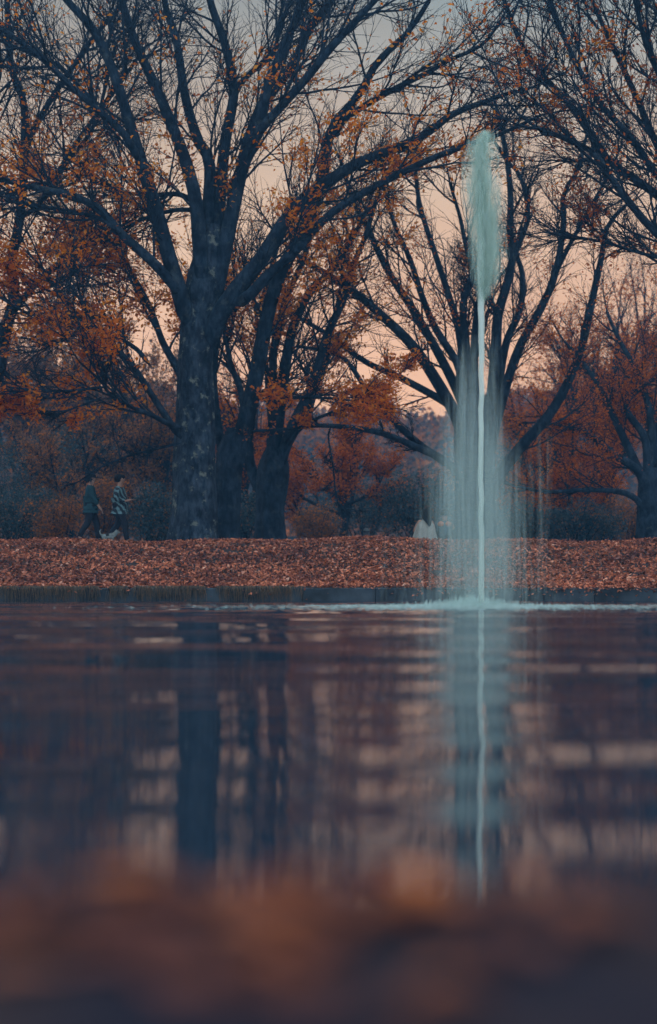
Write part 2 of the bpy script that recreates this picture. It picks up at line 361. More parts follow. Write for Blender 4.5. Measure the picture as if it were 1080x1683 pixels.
# leaves spilling over the edging on the right, and dry grass hanging over it on the left
n = 1500; x = rng.uniform(1.5, 7.5, n) ; x = np.r_[x, rng.uniform(-7, 7, 500)]
yy = rng.uniform(27.92, 28.3, len(x)); C = np.stack([x, yy, np.where(yy > 28.0, 0.275, 0.27 - rng.exponential(0.06, len(x)))], 1)
C[:, 2] = np.maximum(C[:, 2], 0.02)
V, Q = leaf_quads(C, 0.08, 0.4, 0.6, 0.008)
o = meshobj('leaf_drift', V, Q, M['leaf_fall'], smooth=False); tag(o, 'drift of fallen leaves lying over the stone edging', 'leaves', kind='stuff')
n = 2600
x = rng.uniform(-7.2, -0.2, n); x = x[(Field(5, 0.4, 1.5)(np.stack([x, 0 * x, 0 * x], 1)) > -0.6)]
n = len(x); ln = rng.uniform(0.08, 0.3, n); tt = np.linspace(0, 1, 4)
Pt = np.stack([np.repeat(x[:, None], 4, 1) + rng.normal(0, .05, n)[:, None] * tt, 28.06 - 0.09 * np.sin(np.minimum(1, tt * 1.6) * 1.57)[None] * np.ones((n, 1)) - rng.uniform(0, .03, n)[:, None], 0.27 + 0.05 * np.sin(tt * 3.1) - ln[:, None] * tt ** 1.6], -1)
V, Q = tubes(Pt, np.repeat(np.linspace(0.005, 0.002, 4)[None], n, 0), 3)
M['dry'] = leafmat('dry_grass', [(0, (0.07, 0.075, 0.075)), (0.6, (0.18, 0.15, 0.12)), (1, (0.36, 0.19, 0.10))], 0.2)
o = meshobj('hanging_grass', V, Q, M['dry']); tag(o, 'thin dry grass hanging over the edging stones', 'grass', kind='stuff')

# far hills and their woods
def hill_top(x, base):
    return base
hp = [(-500, 26), (-200, 27), (-90, 28), (-52, 26), (-38, 23), (-26, 18.5), (-10, 18), (0, 17.2), (10, 16.8), (20, 18), (40, 19), (90, 22), (220, 25), (500, 25)]
hx = np.array([p[0] for p in hp], float); hz = np.array([p[1] for p in hp], float)
xs = np.linspace(-420, 420, 140); vs = np.linspace(0, 1, 14)
def hillz(x, v): return 0.5 + (np.interp(x, hx, hz) - 0.5) * np.sin(v * math.pi / 2) ** 1.2
V = np.array([[x, 105 + 60 * v, hillz(x, v)] for v in vs for x in xs]); i = (np.arange(13)[:, None] * 140 + np.arange(139)[None]).reshape(-1)
o = meshobj('hill', V, np.stack([i, i + 1, i + 141, i + 140], 1), M['hill']); tag(o, 'low wooded hill behind the park trees', 'hill', kind='structure')
n = 60000
x = rng.uniform(-60, 60, n); v = rng.uniform(0, 1.0, n) ** 0.8
hf = Field(77, 4, 11)
z = hillz(x, v); C = np.stack([x, 104 + 60 * v, z], 1)
lift = np.clip(0.5 + 0.5 * hf(C), 0, 1.4) * 2.6 * rng.uniform(0.2, 1, n) ** 0.6
C[:, 2] += lift
V, Q = leaf_quads(C, 0.75, 1.2, 0.6, 0.25)
o = meshobj('hill_woodland', V, Q, M['leaf_br'], smooth=False); tag(o, 'distant brown autumn woodland on the hill', 'woodland', kind='stuff')

# ------------------------------------------------------------------ trees
def limb3(pts, d0, d1, r0, r1, n=26, wob=0.5):
    """traced limb: image points, depth from d0 to d1, radius in photo pixels"""
    k = np.linspace(0, 1, len(pts))
    d = d0 + (d1 - d0) * k
    C = np.array([np.r_[P(px, py, dd), (r0 + (r1 - r0) * t) / F * dd] for (px, py), dd, t in zip(pts, d, k)])
    o = resample(C, n)
    ph = rng.uniform(0, 6.28, 3)
    s = np.linspace(0, 1, n)
    o[:, 1] += wob * 0.5 * np.sin(s * 6 + ph[0]) * s
    o[:, 3] *= 0.82; o[0, 3] *= 0.3
    return o[:, :3], np.maximum(o[:, 3], 0.006)
def trunk_mesh(name, pts, d, radii, matr, parent, lob=0.10, seed=1, flare=True):
    rr = np.random.default_rng(seed)
    C = np.array([np.r_[P(px, py, d), r / F * d] for (px, py), r in zip(pts, radii)])
    o = resample(C, 44); S = 40
    th = np.arange(S) * 2 * math.pi / S
    z = np.linspace(0, 1, 44)[:, None]
    lo = np.ones((44, S))
    for k in range(2, 9):
        lo += lob / (k ** 0.6) * np.sin(k * th[None] + rr.uniform(0, 6.28) + z * rr.uniform(-2.5, 2.5)) * 0.6
    if flare: lo += 0.13 * np.exp(-z * 14) * np.maximum(0, np.sin(5 * th + 1.0))
    lo += rr.normal(0, 0.012, lo.shape)
    V, Q = tubes(o[None, :, :3], o[None, :, 3], S, lo[None])
    return meshobj(name, V, Q, matr, parent, world_pos=True)
def make_tree(name, label, base, limbs, trunks, lv, leaf, seed, bark='bark2', group=None):
    """limbs: (points, d0, d1, r0, r1, leafiness[, twig factor])"""
    root = empty(name, base, label, 'tree', group)
    for k, (pts, d, radii, mt, lob) in enumerate(trunks):
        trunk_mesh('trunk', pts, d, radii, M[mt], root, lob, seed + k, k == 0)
    LP, LR, LF, LT = [], [], [], []
    for lb in limbs:
        p, r = limb3(*lb[:5])
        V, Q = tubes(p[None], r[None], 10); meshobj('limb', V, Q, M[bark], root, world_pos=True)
        LP.append(p); LR.append(r); LF.append(lb[5]); LT.append(lb[6] if len(lb) > 6 else 1.0)
    finish_tree(root, np.array(LP), np.array(LR), np.array(LF), np.array(LT), lv, leaf, seed)
    return root
def finish_tree(root, LP, LR, LF, LT, lv, leaf, seed):
    (n1, l1), (n2, l2), (n3, l3) = lv
    A, RA = grow(LP, LR, n1, l1 * .6, l1 * 1.25, 20, 50, 0.06, 11, 0.18, 0.085, 0.028, 0.0085, 0.2, 0.65, LT)
    B, RB = grow(A, RA, n2, l2 * .55, l2 * 1.2, 20, 50, 0.02, 7, 0.12, 0.11, 0.013, 0.0052, 0.6, 0.6, np.repeat(np.minimum(1, LT * 1.15), n1))
    C_, RC = grow(B, RB, n3, l3 * .6, l3 * 1.35, 20, 48, 0.0, 5, 0.15, 0.15, 0.007, 0.0036, 0.7, 0.7, np.repeat(np.minimum(1, LT * 1.3), n1 * n2))
    Vs, Qs, off = [], [], 0
    for (p, r, s) in ((A, RA, 5), (B, RB, 4), (C_, RC, 3)):
        V, Q = tubes(p, r, s); Vs.append(V); Qs.append(Q + off); off += len(V)
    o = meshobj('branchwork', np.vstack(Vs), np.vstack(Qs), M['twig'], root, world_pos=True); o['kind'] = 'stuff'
    lm, cnt, size, thr, zlo, zhi = leaf
    f = np.repeat(LF, n1 * n2 * n3)
    pts = C_.reshape(-1, 3); ff = np.repeat(f, C_.shape[1])
    nb = B.reshape(-1, 3); fb = np.repeat(np.repeat(LF, n1 * n2), B.shape[1])
    pts = np.vstack([pts, nb]); ff = np.r_[ff, fb]
    fld = Field(seed + 50, 0.9, 3.2)
    zz = pts[:, 2]
    hgt = np.clip((zz - zlo + 1.0) / 1.5, 0, 1) * np.clip((zhi - zz) / (0.35 * zhi), 0.03, 1)
    pr = np.clip((fld(pts) - thr) * 0.9, 0, 1) * ff * hgt
    tot = pr.sum()
    if tot > 0:
        k = np.minimum(rng.poisson(pr * min(cnt / tot, 3.0)), 2)
        C = np.repeat(pts, k, 0)
        V, Q = leaf_quads(C, size, 0.75, 0.58, 0.085)
        o = meshobj('foliage', V, Q, M[lm], root, smooth=False, world_pos=True); o['kind'] = 'stuff'

LV = ((12, 3.2), (8, 1.6), (6, 0.7))
def gb(px, d):
    x = (px - 540) / F * d
    return (x, d, float(ground_z(x, d)) - 0.03)

# the great zelkova left of centre
d = 36
limbs = [
    ([(338, 580), (360, 520), (390, 475), (430, 425), (480, 347), (540, 296), (590, 265), (690, 225), (740, 190), (790, 172), (845, 155)], 36, 33.5, 21, 3.5, 2.4),
    ([(380, 500), (405, 490), (440, 452), (480, 418), (540, 355), (605, 315), (705, 265), (780, 235), (820, 220), (890, 185)], 35.6, 32.5, 13, 3, 2.4),
    ([(335, 440), (340, 370), (345, 270), (325, 230), (305, 160), (290, 65), (270, 0), (262, -120)], 36, 37, 15, 5, 0.5),
    ([(335, 480), (328, 400), (322, 330), (305, 265), (280, 200), (255, 140), (225, 75), (200, 0), (170, -110)], 35.8, 34.5, 17, 6, 0.5),
    ([(312, 540), (295, 480), (280, 430), (255, 340), (235, 275), (215, 210), (185, 115), (155, 50), (110, 0), (40, -80)], 35.8, 34, 19, 6, 0.6),
    ([(228, 262), (220, 248), (200, 215), (160, 180), (120, 145), (65, 95), (0, 47), (-80, -10)], 34.6, 33, 9, 4, 0.4),
    ([(218, 232), (185, 205), (150, 165), (100, 110), (55, 92), (0, 70), (-70, 40)], 34.5, 35.5, 5, 3, 0.4),
    ([(300, 490), (285, 468), (250, 430), (200, 385), (165, 345), (120, 320), (50, 305), (0, 294), (-70, 285)], 35.7, 33, 12, 4.5, 0.4),
    ([(198, 382), (180, 368), (150, 355), (60, 340), (0, 328), (-60, 325)], 34.4, 35, 6, 3, 0.8),
    ([(348, 450), (357, 380), (365, 280), (372, 225), (385, 150), (370, 75), (345, 0), (330, -90)], 36, 37.5, 15, 6, 0.5),
    ([(384, 160), (395, 137), (415, 115), (450, 85), (458, 60), (480, 0)], 37, 38, 7, 3, 0.5),
    ([(350, 500), (365, 430), (385, 330), (400, 270), (425, 215), (440, 145), (470, 75), (500, 0), (525, -90)], 36, 35, 18, 6, 0.6),
    ([(388, 320), (402, 250), (430, 180), (480, 110), (510, 45), (540, 0), (580, -70)], 36, 37.5, 12, 6, 0.5),
    ([(405, 255), (420, 225), (440, 200), (500, 135), (545, 78), (590, 25), (630, -20), (680, -80)], 35.5, 34, 11, 5, 0.5),
    ([(308, 640), (291, 605), (267, 561), (247, 505), (217, 450), (190, 405), (150, 370)], 35.8, 37.5, 9, 2.5, 3.2),
    ([(298, 720), (283, 700), (250, 650), (217, 600), (172, 555), (130, 519), (97, 478), (78, 450), (40, 410)], 35.6, 34, 8, 2, 1.8, 0.8),
    ([(246, 600), (222, 572), (167, 542), (125, 536), (83, 525), (39, 511), (0, 490)], 35, 34, 5, 2, 1.0, 0.8),
    ([(300, 702), (278, 697), (250, 683), (215, 668), (180, 647), (164, 625), (133, 597)], 35.4, 33.6, 6, 2, 2.2, 0.8),
    ([(172, 636), (150, 638), (111, 642), (56, 642), (5, 636), (-30, 632)], 34, 33, 3, 1.5, 0.8, 0.35),
    ([(168, 652), (150, 660), (125, 669), (97, 676), (28, 675), (-20, 668)], 34, 33.4, 2.6, 1.3, 0.5, 0.2),
    ([(298, 728), (250, 739), (208, 750), (167, 769), (133, 792)], 35.5, 34.6, 3, 1.5, 0.2, 0.12),
    ([(318, 330), (290, 318), (250, 320), (205, 318), (150, 300)], 36, 37.5, 6, 2.5, 2.2, 1.0),
    ([(318, 345), (285, 345), (245, 357), (200, 380), (150, 395)], 36.2, 38.5, 5, 2.5, 2.6, 1.0),
]
make_tree('zelkova_tree', 'largest tree with thick lichen spotted trunk left of centre', gb(318, d), limbs,
          [([(318, 903), (319, 880), (320, 840), (319, 760), (321, 680), (321, 600), (325, 530), (334, 470), (345, 410), (352, 370)], d, [42, 38, 35, 32.5, 30, 27, 27, 28, 22, 12], 'bark', 0.10)],
          LV, ('leaf_or', 50000, 0.12, 0.2, 4.0, 14.5), 101, 'bark2')

# the trunk close behind it
d = 38.5
limbs = [
    ([(376, 800), (392, 735), (408, 675), (425, 595), (440, 515), (462, 445), (497, 385), (530, 290), (545, 215), (590, 160), (620, 105), (670, 55), (705, 0)], 38.5, 37, 20, 5, 0.7),
    ([(543, 230), (560, 205), (575, 190), (640, 150), (705, 115), (740, 95), (792, 74), (820, 40)], 37.6, 36, 8, 3, 0.8),
    ([(376, 790), (362, 725), (353, 655), (352, 600), (362, 540), (380, 470)], 38.7, 40, 11, 5, 0.8),
    ([(404, 690), (395, 640), (380, 600), (372, 560), (360, 500)], 38.5, 41, 8, 3, 1.4),
    ([(412, 660), (440, 640), (475, 652), (530, 655), (600, 662)], 38.4, 37, 4.5, 2, 0.9, 0.5),
]
make_tree('zelkova_tree', 'slim leaning tree close behind the right side of the largest trunk', gb(373, d), limbs,
          [([(373, 904), (373, 880), (374, 830), (376, 780), (380, 740), (390, 705)], d, [26, 22, 21, 21, 20, 13], 'bark2', 0.09)],
          ((12, 3.2), (8, 1.6), (6, 0.7)), ('leaf_or', 22000, 0.12, 0.1, 3.5, 14.5), 131, 'bark2')

# the many stemmed tree right of it
d = 40.5
limbs = [
    ([(446, 830), (420, 790), (408, 745), (412, 690), (418, 620), (430, 560), (436, 500), (450, 430), (470, 360)], 40.5, 42, 13, 4, 0.7),
    ([(452, 800), (452, 740), (463, 645), (471, 590), (484, 532), (512, 479), (544, 447), (575, 400), (605, 340)], 40.5, 39.5, 15, 4, 0.9),
    ([(455, 790), (466, 745), (484, 693), (512, 636), (537, 551), (566, 488), (577, 445), (600, 390), (622, 320)], 40.5, 39, 13, 4, 0.9),
    ([(448, 790), (446, 730), (450, 660), (449, 595), (455, 541), (474, 479), (496, 431), (512, 380), (522, 320)], 40.6, 42, 11, 4, 0.7),
    ([(458, 770), (480, 720), (500, 690), (520, 640), (535, 600), (545, 540), (560, 470), (570, 400)], 40.4, 42, 8, 3, 0.9),
    ([(452, 735), (445, 690), (440, 640), (437, 590), (425, 540), (415, 480)], 40.6, 43, 7, 3, 0.8),
    ([(470, 735), (500, 700), (540, 680), (590, 660), (640, 630), (690, 580)], 40, 38, 4, 1.5, 0.3, 0.25),
]
make_tree('zelkova_tree', 'many stemmed tree with forked trunk between largest trunk and fountain', gb(443, d), limbs,
          [([(445, 905), (445, 880), (444, 840), (447, 800), (450, 765), (452, 735)], d, [32, 27, 24, 27, 26, 15], 'bark2', 0.16)],
          ((11, 2.8), (7, 1.4), (6, 0.65)), ('leaf_or', 14000, 0.12, 0.25, 3.0, 12.5), 151, 'bark2')

# the tree at the left edge, its trunk out of frame
d = 37.5
limbs = [
    ([(-15, 640), (0, 590), (10, 540), (25, 480), (18, 440), (35, 350), (42, 250), (40, 165), (20, 115), (10, 0), (5, -80)], 37.5, 38, 14, 5, 0.6),
    ([(-2, 570), (8, 532), (35, 495), (75, 447), (135, 405), (180, 385)], 37.4, 36, 10, 4, 0.9),
    ([(36, 330), (45, 240), (75, 180), (130, 100), (165, 50), (205, 0), (240, -60)], 37.8, 39, 7, 3.5, 0.5),
    ([(40, 300), (80, 300), (120, 240), (145, 205), (200, 140), (240, 80)], 37.8, 40, 6, 3, 0.6),
    ([(34, 360), (70, 330), (110, 270), (150, 210), (170, 150), (190, 80)], 37.8, 39, 5, 3, 0.6),
    ([(0, 590), (-20, 500), (-30, 400), (-10, 300), (-20, 200), (0, 100), (-20, 0)], 37.5, 36, 10, 4, 0.5),
]
make_tree('zelkova_tree', 'tree at the left edge whose limbs rise beside the frame', gb(-50, d), limbs,
          [([(-50, 905), (-50, 850), (-42, 760), (-25, 670), (-8, 605), (2, 570)], d, [36, 28, 24, 21, 19, 13], 'bark2', 0.1)],
          ((12, 3.0), (8, 1.5), (6, 0.7)), ('leaf_or', 4500, 0.10, 0.4, 4.5, 13), 171, 'bark2')

# the fan shaped tree behind the fountain
d = 42
limbs = [
    ([(768, 740), (750, 685), (710, 615), (675, 565), (630, 520), (585, 480), (540, 450), (490, 420), (450, 380)], 42, 40, 14, 4, 0.6),
    ([(772, 700), (755, 650), (725, 590), (685, 520), (640, 450), (605, 375), (580, 325), (560, 260)], 42, 43, 11, 4, 0.5),
    ([(775, 690), (758, 640), (753, 600), (715, 540), (692, 485), (675, 430), (650, 370), (630, 300)], 42, 41, 10, 3.5, 0.5),
    ([(778, 680), (765, 630), (755, 545), (740, 490), (715, 415), (690, 340), (680, 270)], 42, 43.5, 10, 3.5, 0.5),
    ([(772, 640), (765, 550), (760, 500), (778, 452), (768, 409), (757, 353), (740, 300)], 42, 41, 8, 3, 0.5),
    ([(785, 690), (781, 640), (780, 550), (790, 475), (800, 430)], 42, 42.5, 11, 4, 0.4),
    ([(795, 740), (805, 690), (815, 580), (819, 517), (833, 469), (842, 425), (838, 377), (838, 324), (831, 259), (815, 180)], 42, 41.5, 13, 4, 0.3, 0.8),
    ([(841, 430), (857, 392), (867, 358), (862, 315), (852, 283), (833, 259), (815, 230)], 41.7, 42, 6, 3, 0.3, 0.55),
    ([(819, 520), (803, 485), (788, 455), (775, 430)], 41.8, 42.4, 6, 3, 0.3, 0.55),
    ([(800, 720), (812, 690), (830, 570), (855, 510), (860, 450), (850, 410), (858, 370)], 42, 43.5, 10, 3.5, 0.3, 0.8),
    ([(800, 760), (817, 690), (850, 580), (890, 505), (912, 450), (925, 370), (925, 320), (950, 280), (965, 220)], 42, 41, 11, 3, 0.4, 0.8),
    ([(908, 460), (935, 405), (960, 360), (985, 315), (1010, 270)], 41.4, 41, 5, 2.5, 0.4, 0.8),
    ([(795, 830), (825, 775), (860, 730), (900, 685), (930, 635), (955, 575), (970, 515), (982, 460), (990, 425), (1000, 370), (1028, 338)], 42, 40, 13, 4, 0.6),
    ([(770, 800), (735, 760), (690, 737), (630, 712), (570, 702), (520, 700), (465, 707), (410, 710)], 41.8, 38.5, 9, 2.5, 0.8, 0.3),
    ([(765, 780), (725, 755), (690, 730), (640, 685), (605, 645), (570, 595), (540, 580), (490, 570)], 41.8, 40, 9, 3, 0.3, 0.35),
    ([(768, 700), (740, 667), (665, 625), (600, 595), (540, 550), (500, 525), (460, 500)], 41.8, 43, 9, 3, 0.35, 0.45),
    ([(544, 702), (540, 720), (548, 770), (552, 810), (560, 832), (580, 838)], 39.2, 39.2, 2.2, 1.2, 0.0, 0.15),
]
make_tree('zelkova_tree', 'fan shaped tree rising behind the fountain jet', gb(781, d), limbs,
          [([(781, 902), (781, 870), (780, 800), (780, 740), (782, 690), (785, 650)], d, [38, 33, 31, 33, 34, 20], 'bark2', 0.09)],
          ((10, 2.5), (7, 1.3), (5, 0.65)), ('leaf_rd', 11000, 0.095, 0.35, 3.0, 12.0), 191, 'bark2')

# the dark spreading tree at the right edge
d = 44
limbs = [
    ([(1066, 850), (1045, 820), (1015, 808), (960, 805), (900, 808), (840, 797), (790, 785)], 44, 42.5, 7.5, 2, 0.9, 0.7),
    ([(1064, 820), (1050, 775), (1015, 750), (970, 715), (930, 700), (880, 695)], 44, 43, 11, 3, 1.2, 0.8),
    ([(1062, 800), (1035, 740), (1010, 690), (985, 640), (960, 600), (930, 560)], 44, 46, 10, 3, 1.3, 0.9),
    ([(1064, 790), (1060, 720), (1030, 670), (1050, 640), (1080, 620), (1120, 590)], 44, 45, 9, 3, 1.2, 0.8),
    ([(1064, 780), (1070, 700), (1050, 620), (1020, 560), (1000, 510)], 44, 46, 9, 3, 1.0, 0.9),
    ([(1068, 800), (1100, 720), (1120, 640), (1110, 560), (1090, 500)], 44, 45, 9, 3, 0.9),
]
make_tree('spreading_tree', 'dark low branched tree with russet leaves at the right edge', gb(1068, d), limbs,
          [([(1070, 903), (1070, 870), (1068, 820), (1064, 770)], d, [30, 24, 21, 14], 'bark2', 0.12)],
          ((10, 2.2), (7, 1.1), (5, 0.5)), ('leaf_rd', 26000, 0.09, -0.5, 2.0, 11), 211, 'bark2')

# the tree outside the right edge whose boughs hang in from above
d = 33
limbs = [
    ([(1215, 500), (1150, 440), (1080, 385), (1020, 310), (980, 250), (930, 225), (890, 213), (850, 190)], 33, 31.5, 10, 3, 0.8),
    ([(1205, 470), (1140, 380), (1080, 320), (1000, 265), (960, 210), (930, 170), (880, 115), (850, 60), (830, 0), (815, -60)], 33, 34, 10, 3, 0.6),
    ([(1200, 440), (1130, 340), (1080, 285), (1040, 225), (985, 165), (950, 110), (920, 50), (900, 0), (880, -60)], 33, 32, 9, 3, 0.7),
    ([(1190, 400), (1120, 300), (1080, 235), (1050, 170), (1020, 110), (990, 50), (970, 0), (950, -60)], 33, 34.5, 9, 3, 0.7),
    ([(1185, 380), (1130, 240), (1090, 140), (1060, 80), (1040, 0), (1020, -70)], 33, 33, 9, 3, 0.7),
    ([(1180, 360), (1140, 200), (1110, 80), (1090, 0), (1080, -70)], 33, 32, 9, 3, 0.7),
    ([(1170, 460), (1110, 432), (1040, 410), (990, 397), (930, 390), (890, 385)], 33, 34, 4, 1.6, 0.5, 0.6),
]
make_tree('zelkova_tree', 'tree out of frame whose dark boughs hang in at top right', gb(1245, d), limbs,
          [([(1250, 905), (1248, 850), (1240, 700), (1222, 560), (1205, 470), (1190, 400)], d, [42, 32, 27, 24, 18, 12], 'bark2', 0.1)],
          ((14, 2.8), (8, 1.5), (6, 0.75)), ('leaf_rd', 9000, 0.10, 0.6, 5.0, 14), 231, 'bark2')

# ---- trees behind, grown from a seed
def back_tree(name, label, px, d, top, width, leafm, cnt, seed, thr=-0.3, nl=8, size=0.12, group='trees behind the park lawn', low=0.25, thick=1.0):
    """top and width in photo pixels"""
    base = gb(px, d); H = (P(0, top, d)[2] - base[2]); Wd = width / F * d
    root = empty(name, base, label, 'tree', group)
    b = np.array(base); rr = np.random.default_rng(seed)
    r0 = 0.022 * H * thick + 0.05
    tp = np.array([np.r_[b + [0, 0, -0.1], r0 * 1.4], np.r_[b + [0.02 * H, 0, H * .12], r0], np.r_[b + [0.03 * H, 0, H * .3], r0 * .85], np.r_[b + [0.02 * H, 0, H * .45], r0 * .6]])
    o = resample(tp, 14); V, Q = tubes(o[None, :, :3], o[None, :, 3], 12); meshobj('trunk', V, Q, M['bark2'], root, world_pos=True)
    LP, LR = [], []
    for k in range(nl):
        az = k * 2.4 + rr.uniform(-.4, .4); s = rr.uniform(low, 0.45)
        h1 = H * rr.uniform(0.55, 1.0) if k else H
        out = Wd * 0.5 * (rr.uniform(0.5, 1.0) if h1 < 0.9 * H else rr.uniform(0.1, 0.5))
        e = b + np.array([math.cos(az) * out, math.sin(az) * out * .8, h1])
        st = b + np.array([0.02 * H, 0, H * s])
        mid = st * 0.5 + e * 0.5 + np.array([math.cos(az) * out * .18, math.sin(az) * out * .18, -0.03 * H]) + rr.normal(0, .03 * H, 3)
        c = resample(np.array([np.r_[st, r0 * .5], np.r_[mid, r0 * .32], np.r_[e, r0 * .1]]), 14)
        V, Q = tubes(c[None, :, :3], c[None, :, 3], 7); meshobj('limb', V, Q, M['bark2'], root, world_pos=True)
        LP.append(c[:, :3]); LR.append(c[:, 3])
    LP = np.array(LP); LR = np.array(LR)
    sc_ = H / 9.0
    finish_tree(root, LP, LR, np.ones(nl), np.ones(nl), ((8, 2.3 * sc_), (6, 1.2 * sc_), (4, 0.6 * sc_)), (leafm, cnt, size, thr, 1.0, base[2] + H * 1.25), seed)
    return root
back_tree('bare_tree', 'leafy topped tree behind the right limb of the fountain tree', 990, 58, 500, 240, 'leaf_rd', 16000, 301, -0.6, 9)
back_tree('bare_tree', 'tall half bare tree in the far right background', 1065, 64, 465, 220, 'leaf_rd', 9000, 302, 0.0, 9)
back_tree('bare_tree', 'small rounded russet tree just right of the fountain tree', 905, 62, 560, 190, 'leaf_rd', 13000, 303, -0.6, 8)
back_tree('brown_tree', 'brown hazy tree behind the left edge tree', 45, 66, 500, 300, 'leaf_br', 34000, 304, -1.3, 11, 0.18)
back_tree('brown_tree', 'brown tree behind the two walking people', 170, 60, 585, 280, 'leaf_br', 28000, 305, -1.3, 10, 0.16)
back_tree('maple_tree', 'low orange maple right of the many stemmed trunk', 560, 52, 690, 240, 'leaf_rd', 20000, 306, -0.6, 9, 0.11, low=0.08)
back_tree('maple_tree', 'small russet maple behind the gap between the near trunks', 395, 54, 640, 170, 'leaf_rd', 12000, 307, -0.6, 8, 0.11, low=0.1)
back_tree('brown_tree', 'brown tree behind the lower left limbs of the largest tree', 265, 57, 640, 200, 'leaf_br', 14000, 308, -1.0, 8, 0.13)
back_tree('brown_tree', 'russet tree filling the gap under the right edge tree', 960, 53, 640, 260, 'leaf_rd', 15000, 309, -0.5, 9, 0.11, low=0.1)

back_tree('maple_tree', 'low russet maple far left behind the walkers', 110, 51, 700, 260, 'leaf_br', 17000, 310, -0.9, 9, 0.10, low=0.06)
back_tree('maple_tree', 'low russet maple between the walkers and largest trunk', 245, 52, 690, 200, 'leaf_br', 15000, 311, -0.9, 9, 0.10, low=0.06)
back_tree('maple_tree', 'low orange maple under the horizontal bough at right', 925, 50, 735, 230, 'leaf_rd', 15000, 312, -0.8, 9, 0.10, low=0.06)
# ---- shrubs
def shrub(label, px, d, top, width, lm, cnt, seed, size=0.10):
    base = gb(px, d); b = np.array(base); H = P(0, top, d)[2] - base[2]; Wd = width / F * d
    rr = np.random.default_rng(seed)
    root = empty('shrub', base, label, 'shrub', 'shrubs along the back of the lawn')
    ns = 14
    az = rr.uniform(0, 6.28, ns); out = rr.uniform(0.1, 0.42, ns) * Wd
    S = np.repeat(b[None] + np.array([0, 0, -0.05]), ns, 0) + rr.normal(0, .12, (ns, 3)) * [1, 1, 0]
    E = b + np.stack([np.cos(az) * out, np.sin(az) * out * .7, rr.uniform(.5, .95, ns) * H], 1)
    tt = np.linspace(0, 1, 6)[None, :, None]
    Pt = S[:, None] * (1 - tt) + E[:, None] * tt + rr.normal(0, .04, (ns, 6, 3)) * tt
    V, Q = tubes(Pt, np.repeat(np.linspace(0.028, 0.006, 6)[None], ns, 0), 5); o = meshobj('stem_cluster', V, Q, M['twig'], root, world_pos=True); o['kind'] = 'stuff'
    nc = 26
    u = norm(rr.normal(size=(nc, 3))); rad = rr.uniform(0.3, 0.9, nc)[:, None]
    cc = b + np.array([0, 0, H * .5]) + u * rad * np.array([Wd * .46, Wd * .34, H * .46])
    k = rr.integers(0, nc, cnt); v = norm(rr.normal(size=(cnt, 3))) * rr.uniform(0.35, 1.0, cnt)[:, None] ** 0.6
    C = cc[k] + v * np.array([0.26, 0.24, 0.19]) * (0.55 * Wd + 0.45 * H) * rr.uniform(.6, 1.1, nc)[k][:, None]
    C = C[C[:, 2] > b[2] + 0.03]
    V, Q = leaf_quads(C, size, 0.9, 0.5, 0.03)
    o = meshobj('foliage', V, Q, M[lm], root, smooth=False, world_pos=True); o['kind'] = 'stuff'
for k, a in enumerate([
    ('tall blue green shrub at the left edge behind the walkers', 15, 50, 690, 200, 'leaf_ev', 9000, .1),
    ('round low evergreen shrub in the lower left corner of the lawn', 25, 44, 790, 150, 'leaf_ev', 7000, .085),
    ('orange flecked shrub just left of the walkers', 92, 43, 800, 110, 'leaf_br', 5200, .085),
    ('dark shrub right behind the walkers', 170, 48, 760, 160, 'leaf_br', 7000, .1),
    ('dull green shrub between the walkers and the largest trunk', 250, 47, 790, 130, 'leaf_ev', 5500, .1),
    ('tall grey green shrub behind the walkers reaching above their heads', 120, 56, 670, 240, 'leaf_ev', 9000, .12),
    ('shrub seen low between the near trunks', 400, 48, 800, 110, 'leaf_ev', 5000, .1),
    ('wide dull shrub behind the low maple', 600, 58, 750, 260, 'leaf_ev', 9000, .12),
    ('blue green shrub behind the seated people', 690, 52, 755, 190, 'leaf_ev', 9000, .11),
    ('low shrub between the bollard and the maple', 520, 47, 830, 120, 'leaf_br', 4500, .09),
    ('dark shrub just right of the fountain tree trunk', 865, 47, 800, 130, 'leaf_ev', 6000, .1),
    ('low dark shrub under the spreading tree', 950, 48, 820, 150, 'leaf_ev', 6000, .1),
    ('tall shrub behind the base of the fountain tree', 810, 57, 700, 200, 'leaf_ev', 9000, .12),
    ('low shrub beside the trunk at the right edge', 1030, 49, 815, 130, 'leaf_br', 5000, .1),
    ('brown shrub tucked behind the largest trunk base', 320, 52, 760, 130, 'leaf_br', 5000, .1)]):
    shrub(a[0], *a[1:7], 400 + k, a[7])

